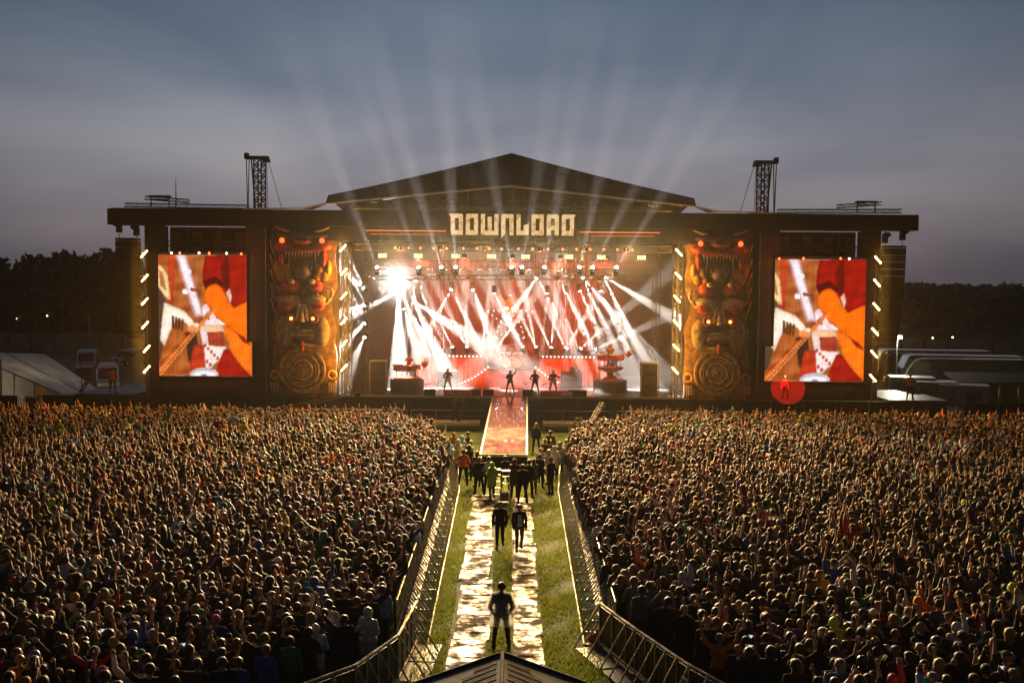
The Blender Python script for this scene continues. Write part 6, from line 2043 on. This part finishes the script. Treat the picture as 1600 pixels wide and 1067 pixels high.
# ---- vans, coaches, cabins
M_VANW = mat('white_vehicle_paint', (.62, .62, .64), .25, coat=.6)
M_GLASS = mat('dark_vehicle_glass', (.02, .022, .026), .08, coat=.5)
M_TYRE = mat('tyre_rubber', (.02, .02, .02), .8)
def wheel(parent, x, y, r=.34):
    t = MB().lathe([(r * .7, -.11), (r, -.10), (r, .10), (r * .7, .11)], (0, 0, 0), 16, 'X').build('wheel', M_TYRE, parent); t.location = (x, y, r)
    MB().lathe([(r * .6, -.125), (r * .6, .125)], (0, 0, 0), 12, 'X').build('rim', M_ALU, t)
def van(loc, rz, L, lab, high=True, paint=None):
    v = empty('van', loc, rz); tag(v, lab, 'van', 'vehicles by the marquee')
    h = 2.5 if high else 2.0; w_ = .98
    prof = [(-L / 2, .45), (-L / 2, 1.0), (-L / 2 + .9, 1.22), (-L / 2 + 1.5, h - .15), (-L / 2 + 2.0, h), (L / 2 - .1, h), (L / 2, h - .15), (L / 2, .45)]
    MB().prism([(-w_, y, z) for y, z in prof], (2 * w_, 0, 0)).build('body', paint or M_VANW, v)
    MB().prism([(-.86, -L / 2 + .92, 1.27), (.86, -L / 2 + .92, 1.27), (.80, -L / 2 + 1.44, h - .25), (-.80, -L / 2 + 1.44, h - .25)], (0, -.03, .02)).build('windscreen', M_GLASS, v)
    for s in (-1, 1):
        MB().prism([(s * (w_ + .004), -L / 2 + 1.1, 1.25), (s * (w_ + .004), -L / 2 + 2.1, 1.25), (s * (w_ + .004), -L / 2 + 2.1, h - .35), (s * (w_ + .004), -L / 2 + 1.55, h - .35)], (s * .012, 0, 0)).build('side_window', M_GLASS, v)
        for y in (-L / 2 + .85, L / 2 - .9): wheel(v, s * .86, y)
        MB().box((s * .7, -L / 2 - .01, .85), (.34, .05, .2)).build('headlight', M_SKIN_H, v)
        MB().box((s * 1.12, -L / 2 + 1.3, 1.45), (.14, .10, .26)).build('mirror', M_CASE, v)
    MB().box((0, -L / 2 - .03, .55), (1.9, .12, .22)).build('bumper', M_CASE, v)
    return v
p = ground_at(137, 581); van((p.x, p.y, 0), .3, 5.4, 'small white camper van with rounded roof parked behind the marquee')
p = ground_at(192, 604); van((p.x, p.y - 4, 0), .45, 6.0, 'large white high-roof van close behind the orange-vested steward')
p = ground_at(205, 571); van((p.x, p.y, 0), -.4, 5.0, 'dark van parked beyond the white vans', False, mat('dark_vehicle_paint', (.04, .04, .045), .3, coat=.5))
p = ground_at(1372, 600); van((p.x + 2.2, 88, 0), -.5, 5.2, 'pale van parked beside the stage next to the white cabins', True, mat('silver_vehicle_paint', (.35, .34, .33), .3, .5, coat=.4))
def coach(loc, rz, L, lab):
    v = empty('coach', loc, rz); tag(v, lab, 'coach', 'tour coaches')
    P_ = mat('black_coach_paint', (.015, .015, .017), .2, coat=.8); w_ = 1.27; h = 3.7
    prof = [(-L / 2, .4), (-L / 2, 2.4), (-L / 2 + .5, h - .15), (-L / 2 + .9, h), (L / 2 - .2, h), (L / 2, h - .2), (L / 2, .4)]
    MB().prism([(-w_, y, z) for y, z in prof], (2 * w_, 0, 0)).build('body', P_, v)
    for s in (-1, 1):
        for i in range(6):
            y = -L / 2 + 1.0 + i * (L - 1.6) / 6
            MB().box((s * (w_ + .01), y + (L - 1.6) / 12, 2.75), (.02, (L - 1.6) / 6 - .12, .8)).build('window', M_GLASS, v)
        for y in (-L / 2 + 1.6, L / 2 - 2.6, L / 2 - 1.5): wheel(v, s * 1.12, y, .5)
        m_ = MB(); pts_ = [(-L / 2 + .15, 1.5), (-L / 2 + .5, 2.4), (-L / 2 + 1.1, 3.2), (-L / 2 + 1.9, 3.42), (L / 2 - .3, 3.46)]
        for a, b_ in zip(pts_[:-1], pts_[1:]): m_.tube((s * (w_ + .02), a[0], a[1]), (s * (w_ + .02), b_[0], b_[1]), .09, n=6)
        m_.build('white_stripe', M_VANW, v)
    MB().prism([(-1.1, -L / 2 - .012, 1.5), (1.1, -L / 2 - .012, 1.5), (1.1, -L / 2 - .012, 2.38), (-1.1, -L / 2 - .012, 2.38)], (0, -.02, 0)).build('windscreen', M_GLASS, v)
    for x in (-.9, .9): MB().box((x, -L / 2 - .02, .8), (.3, .06, .18)).build('headlight', M_SKIN_H, v)
p = at(1500, 590, 99); coach((p.x, 99, 0), R(-98), 11.5, 'long black coach with a white curved roof stripe parked behind the cabins')
p = at(1455, 570, 108); coach((p.x, 108, 0), R(-96), 12.0, 'farther black coach mostly hidden behind the striped coach')
def cabin(px, py, Y, L, D, h, rz, lab):
    p = at(px, py, Y); c = empty('site_cabin', (p.x, Y, 0), rz); tag(c, lab, 'cabin', 'site cabins')
    MB().box((0, 0, .15 + h / 2), (L, D, h)).build('wall_box', mat('cabin_panel', (.42, .39, .34), .5, var=.12), c)
    MB().box((0, 0, .15 + h + .06), (L + .12, D + .12, .11)).build('roof', mat('cabin_roof', (.30, .31, .32), .5), c)
    MB().box((-L * .3, -D / 2 - .02, 1.15), (.85, .05, 1.95)).build('door', mat('cabin_door', (.28, .28, .30), .5), c)
    MB().box((L * .2, -D / 2 - .02, 1.6), (1.1, .05, .7)).build('window', M_GLASS, c)
    for x in (-1, 1): MB().box((x * (L / 2 + .012), 0, .15 + h / 2), (.03, D + .04, h)).build('end_frame', MATS['cabin_roof'], c)
cabin(1424, 598, 84, 3.4, 2.4, 2.5, -.25, 'cream site cabin with a pitched side next to the pale van')
cabin(1462, 603, 82, 3.0, 2.4, 2.3, -.25, 'cream site cabin between the orange-vested steward and the striped coach')
cabin(1505, 606, 80.5, 3.6, 2.4, 2.2, -.35, 'grey-white site cabin at the end of the cabin row')
# timber lean-to store behind the hoarding
p = at(1562, 612, 82); ln_ = empty('timber_store', (p.x, 82, 0)); tag(ln_, 'dark roofed timber store with open bays behind the black hoarding', 'shed')
for i in range(5): MB().box((-3.2 + i * 1.6, 0, 1.2), (.14, .14, 2.4)).build('post', mat('tan_timber', (.35, .24, .10), .6), ln_)  # plain tan timber posts
MB().prism([(-3.6, -.4, 2.4), (3.6, -.4, 2.4), (3.6, 2.6, 3.0), (-3.6, 2.6, 3.0)], (0, 0, .12)).build('roof', M_DRAPE, ln_)
MB().box((0, 2.4, 1.2), (7, .1, 2.4)).build('back_wall', mat('timber_back', (.22, .16, .07), .6, var=.4), ln_)

# floodlight mast
p = at(1402, 527, 92)
fl = empty('floodlight_mast', (p.x, 92, 0)); tag(fl, 'portable mast with a glaring white floodlight beside the stage wing', 'floodlight')
MB().tube((0, 0, 0), (0, 0, p.z - .1), .06).build('mast', M_SCAF, fl)
MB().tube((0, 0, p.z - 2.2), (1.3, 0, 1.2), .04).build('brace', M_SCAF, fl)
MB().box((0, 0, p.z), (.9, .16, .34)).build('lamp_head', M_CASE, fl)
for q in (-.22, .22): MB().box((q, -.09, p.z), (.36, .02, .26)).build('lamp', emis('flood_face', (1, .95, .8), 30), fl)
lamp('POINT', 'flood_light', (0, -.3, p.z), (0, -1, -.3), 3000, (1, .9, .7), .12, parent=fl)
# far lamps: posts with small lit heads
E_FAR = emis('far_lamp_glass', (1.0, .75, .35), 5)
for px, py, Y, lab in ((3, 492, 190, 'wooded hill'), (27, 498, 190, 'wooded hill'), (32, 495, 190, 'wooded hill'), (52, 498, 190, 'wooded hill'), (74, 493.5, 190, 'wooded hill'), (1457, 528, 160, 'misty tree line'), (1488, 527, 160, 'misty tree line'), (1516, 552, 125, 'parked coaches'), (1531, 553, 125, 'parked coaches'), (1580, 561, 125, 'parked coaches'), (1593, 578, 110, 'parked coaches')):
    p = at(px, py, Y)
    s_ = empty('lamp_post', (p.x, Y, 0)); tag(s_, 'distant lit lamp post by the ' + lab, 'lamp post', 'distant lamp posts')
    MB().tube((0, 0, 0), (0, 0, p.z), .07, .05).build('pole', M_SCAF, s_)
    MB().ball((0, -.1, p.z), (.17, .15, .14), 8, 6).build('lamp', E_FAR, s_)
p = at(139.5, 493, 150); o = MB().tube((0, 0, 0), (0, 0, p.z), .12, .08).lathe([(.3, 0), (.3, .15), (0, .16)]).build('bare_pole', MATS['galvanised_rail'] if 'galvanised_rail' in MATS else M_ALU); o.location = (p.x, 150, 0); tag(o, 'bare pale pole standing above the perimeter wall', 'pole')

# yellow telehandler by the marquee
p = at(52, 655, 69.5)
th = empty('telehandler', (p.x, 69.6, 0), .4); tag(th, 'yellow lifting machine with raised boom beside the black hoarding', 'lifting machine')
M_YEL = mat('yellow_machine_paint', (.62, .36, .02), .4, var=.15)
MB().box((0, 0, .75), (1.3, 2.2, .55)).build('chassis', M_YEL, th)
MB().prism([(-.55, .1, 1.03), (-.55, 1.0, 1.03), (-.55, .9, 1.95), (-.55, .3, 1.95)], (.7, 0, 0)).build('cab', M_GLASS, th)
MB().box((-.2, .6, 1.99), (.8, .75, .07)).build('cab_roof', M_YEL, th)
MB().tube((.4, 1.0, 1.1), (.4, -.6, 2.6), .16, .12, 8).build('boom', M_YEL, th)
MB().box((.4, -.72, 2.5), (.5, .2, .5)).build('carriage', M_YEL, th)
for x in (-.7, .7):
    for y in (-.75, .75): wheel(th, x, y, .42)

# ---- hills and woods
def hill(name, pts_, y0, depth, m, lab=None):
    """Ridge profile (x, z) list extruded back as a rounded mound."""
    vs_, fs = [], []
    K = 8
    for (x, z) in pts_:
        for j in range(K + 1):
            t_ = j / K
            vs_.append((x * (1 + .1 * t_), y0 + depth * t_, -0.5 + (z + .5) * math.sin(math.pi * min(.5, t_ * .75 + .0)) if t_ < .67 else z))
    for i in range(len(pts_) - 1):
        for j in range(K):
            a = i * (K + 1) + j
            fs.append((a, a + 1, a + K + 2, a + K + 1))
    o = MB().add(vs_, fs).build(name, m, kind='structure'); return o
M_HILL = mat('dark_hillside', (.035, .045, .022), .9, var=.4, scale=.05)
xs = np.linspace(-420, 420, 60)
hill('hill', [(x, 6 + 10 * math.exp(-((x + 115) / 55) ** 2) + 2 * math.sin(x * .03)) if x < -45 else (x, 4 + 2 * math.sin(x * .02)) for x in xs], 215, 150, M_HILL)
xs = np.linspace(-1300, 1300, 70)
hill('far_hill', [(x, 14 + 9 * math.sin(x * .004 + 1.2) + 4 * math.sin(x * .013)) for x in xs], 1100, 700, M_HILL)

M_LEAF = [mat('leaf_dark', (.030, .048, .018), .7), mat('leaf_mid', (.045, .062, .022), .7), mat('leaf_olive', (.055, .058, .022), .7)]
M_BARK = mat('bark', (.05, .038, .028), .85)
def crown_arrays(r, cx, cy, cz, rx, ry, rz_, nclump, per, leaf):
    """Leaf quads in clumps spread through an uneven crown."""
    c = r.normal(0, 1, (nclump, 3)); c /= np.linalg.norm(c, axis=1)[:, None]
    rad = r.uniform(.45, 1.0, nclump) ** .6
    cc = c * rad[:, None] * np.array([rx, ry, rz_]) * r.uniform(.8, 1.12, (nclump, 1)) + np.array([cx, cy, cz])
    k = nclump * per
    p = np.repeat(cc, per, 0) + r.normal(0, 1, (k, 3)) * np.array([rx, ry, rz_]) * .13
    u = r.normal(0, 1, (k, 3)); u /= np.linalg.norm(u, axis=1)[:, None]
    v = np.cross(u, r.normal(0, 1, (k, 3))); v /= np.linalg.norm(v, axis=1)[:, None]
    s = leaf * r.uniform(.6, 1.3, (k, 1))
    q = np.stack([p - u * s, p - v * s * .6, p + u * s, p + v * s * .6], 1)
    return q
def leaf_obj(name, quads, m, parent=None):
    me = bpy.data.meshes.new(name)
    V = quads.reshape(-1, 3); n = len(quads)
    me.vertices.add(len(V)); me.vertices.foreach_set('co', V.ravel().astype(np.float32))
    me.loops.add(n * 4); me.loops.foreach_set('vertex_index', np.arange(n * 4, dtype=np.int32))
    me.polygons.add(n); me.polygons.foreach_set('loop_start', np.arange(0, n * 4, 4, dtype=np.int32))
    me.update(); me.materials.append(m)
    o = bpy.data.objects.new(name, me); COL.objects.link(o)
    if parent: o.parent = parent
    return o
rt = np.random.default_rng(21)
def tree(px, top_y, Y, wdt, lab, group, mi):
    p = at(px, top_y, Y)
    H = p.z; t = empty('tree', (p.x, Y, 0)); tag(t, lab, 'tree', group)
    m_ = MB().tube((0, 0, 0), (.1, 0, H * .45), H * .035, H * .022, 8)
    for i in range(5):
        a = i * 1.26
        m_.tube((.1, 0, H * (.3 + .03 * i)), (math.cos(a) * wdt * .3, math.sin(a) * wdt * .3, H * (.55 + .05 * i)), H * .014, H * .005, 5)
    m_.build('trunk', M_BARK, t)
    q = crown_arrays(rt, 0, 0, H * .58, wdt / 2, wdt / 2, H * .40, 80, 22, .55)
    leaf_obj('crown', q, M_LEAF[mi], t)
for px, ty, Y, w_, lab, mi in ((1466, 461, 230, 13, 'rounded dark tree standing behind the perimeter wall and striped coach', 0), (1520, 468, 240, 12, 'smaller rounded tree between two taller trees beyond the coaches', 1), (1592, 462, 225, 16, 'broad dark tree at the end of the tree line beyond the timber store', 0), (1430, 478, 235, 10, 'low bushy tree beside the stage wing and perimeter wall', 2), (1556, 476, 250, 11, 'pale bushy tree partly hidden beyond the timber store', 2)):
    tree(px, ty, Y, w_, lab, 'trees beyond the perimeter wall', mi)
# far-off woods that read as one mass
qs = []
for i in range(150):                          # the wooded hill
    x = rt.uniform(-200, -40); y = rt.uniform(205, 290)
    hz0 = 2 + 16.5 * math.exp(-((x + 118) / 62) ** 2) * min(1, (y - 195) / 60)
    qs.append(crown_arrays(rt, x, y, hz0 * .8 + rt.uniform(-2, 2), 6, 6, 4.5, 22, 12, 1.0))
for i in range(60):
    x = rt.uniform(-150, -60); y = rt.uniform(185, 205)
    qs.append(crown_arrays(rt, x, y, 4 + rt.uniform(-1, 1), 6, 4, 4.5, 22, 12, .9))
wo = leaf_obj('woods', np.concatenate(qs), M_LEAF[0]); tag(wo, 'dark wooded hillside rising beyond the perimeter wall', 'woods', kind='stuff')
qs = []
for i in range(120):
    x = rt.uniform(70, 260); y = rt.uniform(250, 420)
    qs.append(crown_arrays(rt, x, y, 3.5 + rt.uniform(-1, 1), 7, 6, 5.0, 20, 12, 1.0))
for i in range(170):
    x = rt.uniform(200, 900); y = rt.uniform(700, 1050)
    qs.append(crown_arrays(rt, x, y, 7 + (y - 700) * .022, 16, 12, 7, 16, 10, 2.4))
wo = leaf_obj('woods', np.concatenate(qs), M_LEAF[1]); tag(wo, 'misty tree belts fading into the far valley behind the coaches', 'woods', kind='stuff')
# ================================================================== air
def volume_box(name, a, b, density, aniso, color=(1, 1, 1)):
    m = bpy.data.materials.new(name)
    m.use_nodes = True
    nt = m.node_tree; nt.nodes.clear()
    o = nt.nodes.new('ShaderNodeOutputMaterial')
    v = nt.nodes.new('ShaderNodeVolumePrincipled')
    v.inputs['Color'].default_value = (*color, 1)
    v.inputs['Density'].default_value = density
    v.inputs['Anisotropy'].default_value = aniso
    nt.links.new(v.outputs[0], o.inputs['Volume'])
    ob = MB().box2(a, b).build(name, m, kind='stuff')
    return ob
hz = volume_box('haze', (-1500, -60, -1), (1500, 2600, 60), .0001, .3, (.86, .88, .95))
tag(hz, 'thin evening haze hanging over the whole field', 'haze', kind='stuff')
sm = volume_box('stage_smoke', (-13.1, YS - .05, 2.02), (13.1, 91.9, 13.2), .018, .2, (.97, .95, .92))
tag(sm, 'theatrical smoke filling the stage and catching the light beams', 'smoke', kind='stuff')

sf = volume_box('drifting_smoke', (-33, YS - 18, .05), (33, YS - .07, 46), .0004, .35, (.97, .95, .92))
tag(sf, 'thin smoke drifting out over the pit in front of the stage', 'smoke', kind='stuff')

# smoke added for a lens-like glow round the four strobe columns, thinning out to nothing at its rounded edge
mv = bpy.data.materials.new('strobe_glow_smoke'); mv.use_nodes = True
nt = mv.node_tree; nt.nodes.clear()
o_ = nt.nodes.new('ShaderNodeOutputMaterial'); v_ = nt.nodes.new('ShaderNodeVolumePrincipled')
v_.inputs['Color'].default_value = (.97, .95, .92, 1); v_.inputs['Density'].default_value = .011; v_.inputs['Anisotropy'].default_value = .2
nt.links.new(v_.outputs[0], o_.inputs['Volume'])
for sx, pts, lab, Y in STROBES:
    p = at(pts[2][0], pts[2][1], Y)
    prof = [(.02, 2.3), (.40, 2.8), (.62, 3.6), (.70, 4.6), (.70, 11.8), (.62, 12.8), (.40, 13.7), (.02, 14.2)]
    o = MB().lathe(prof, (p.x, Y - .62, 0), 28).build('added_glow_plume', mv, kind='stuff')
    tag(o, 'added smoke plume for glow round the amber strobes on the ' + lab, 'smoke', 'added strobe smoke', 'stuff')
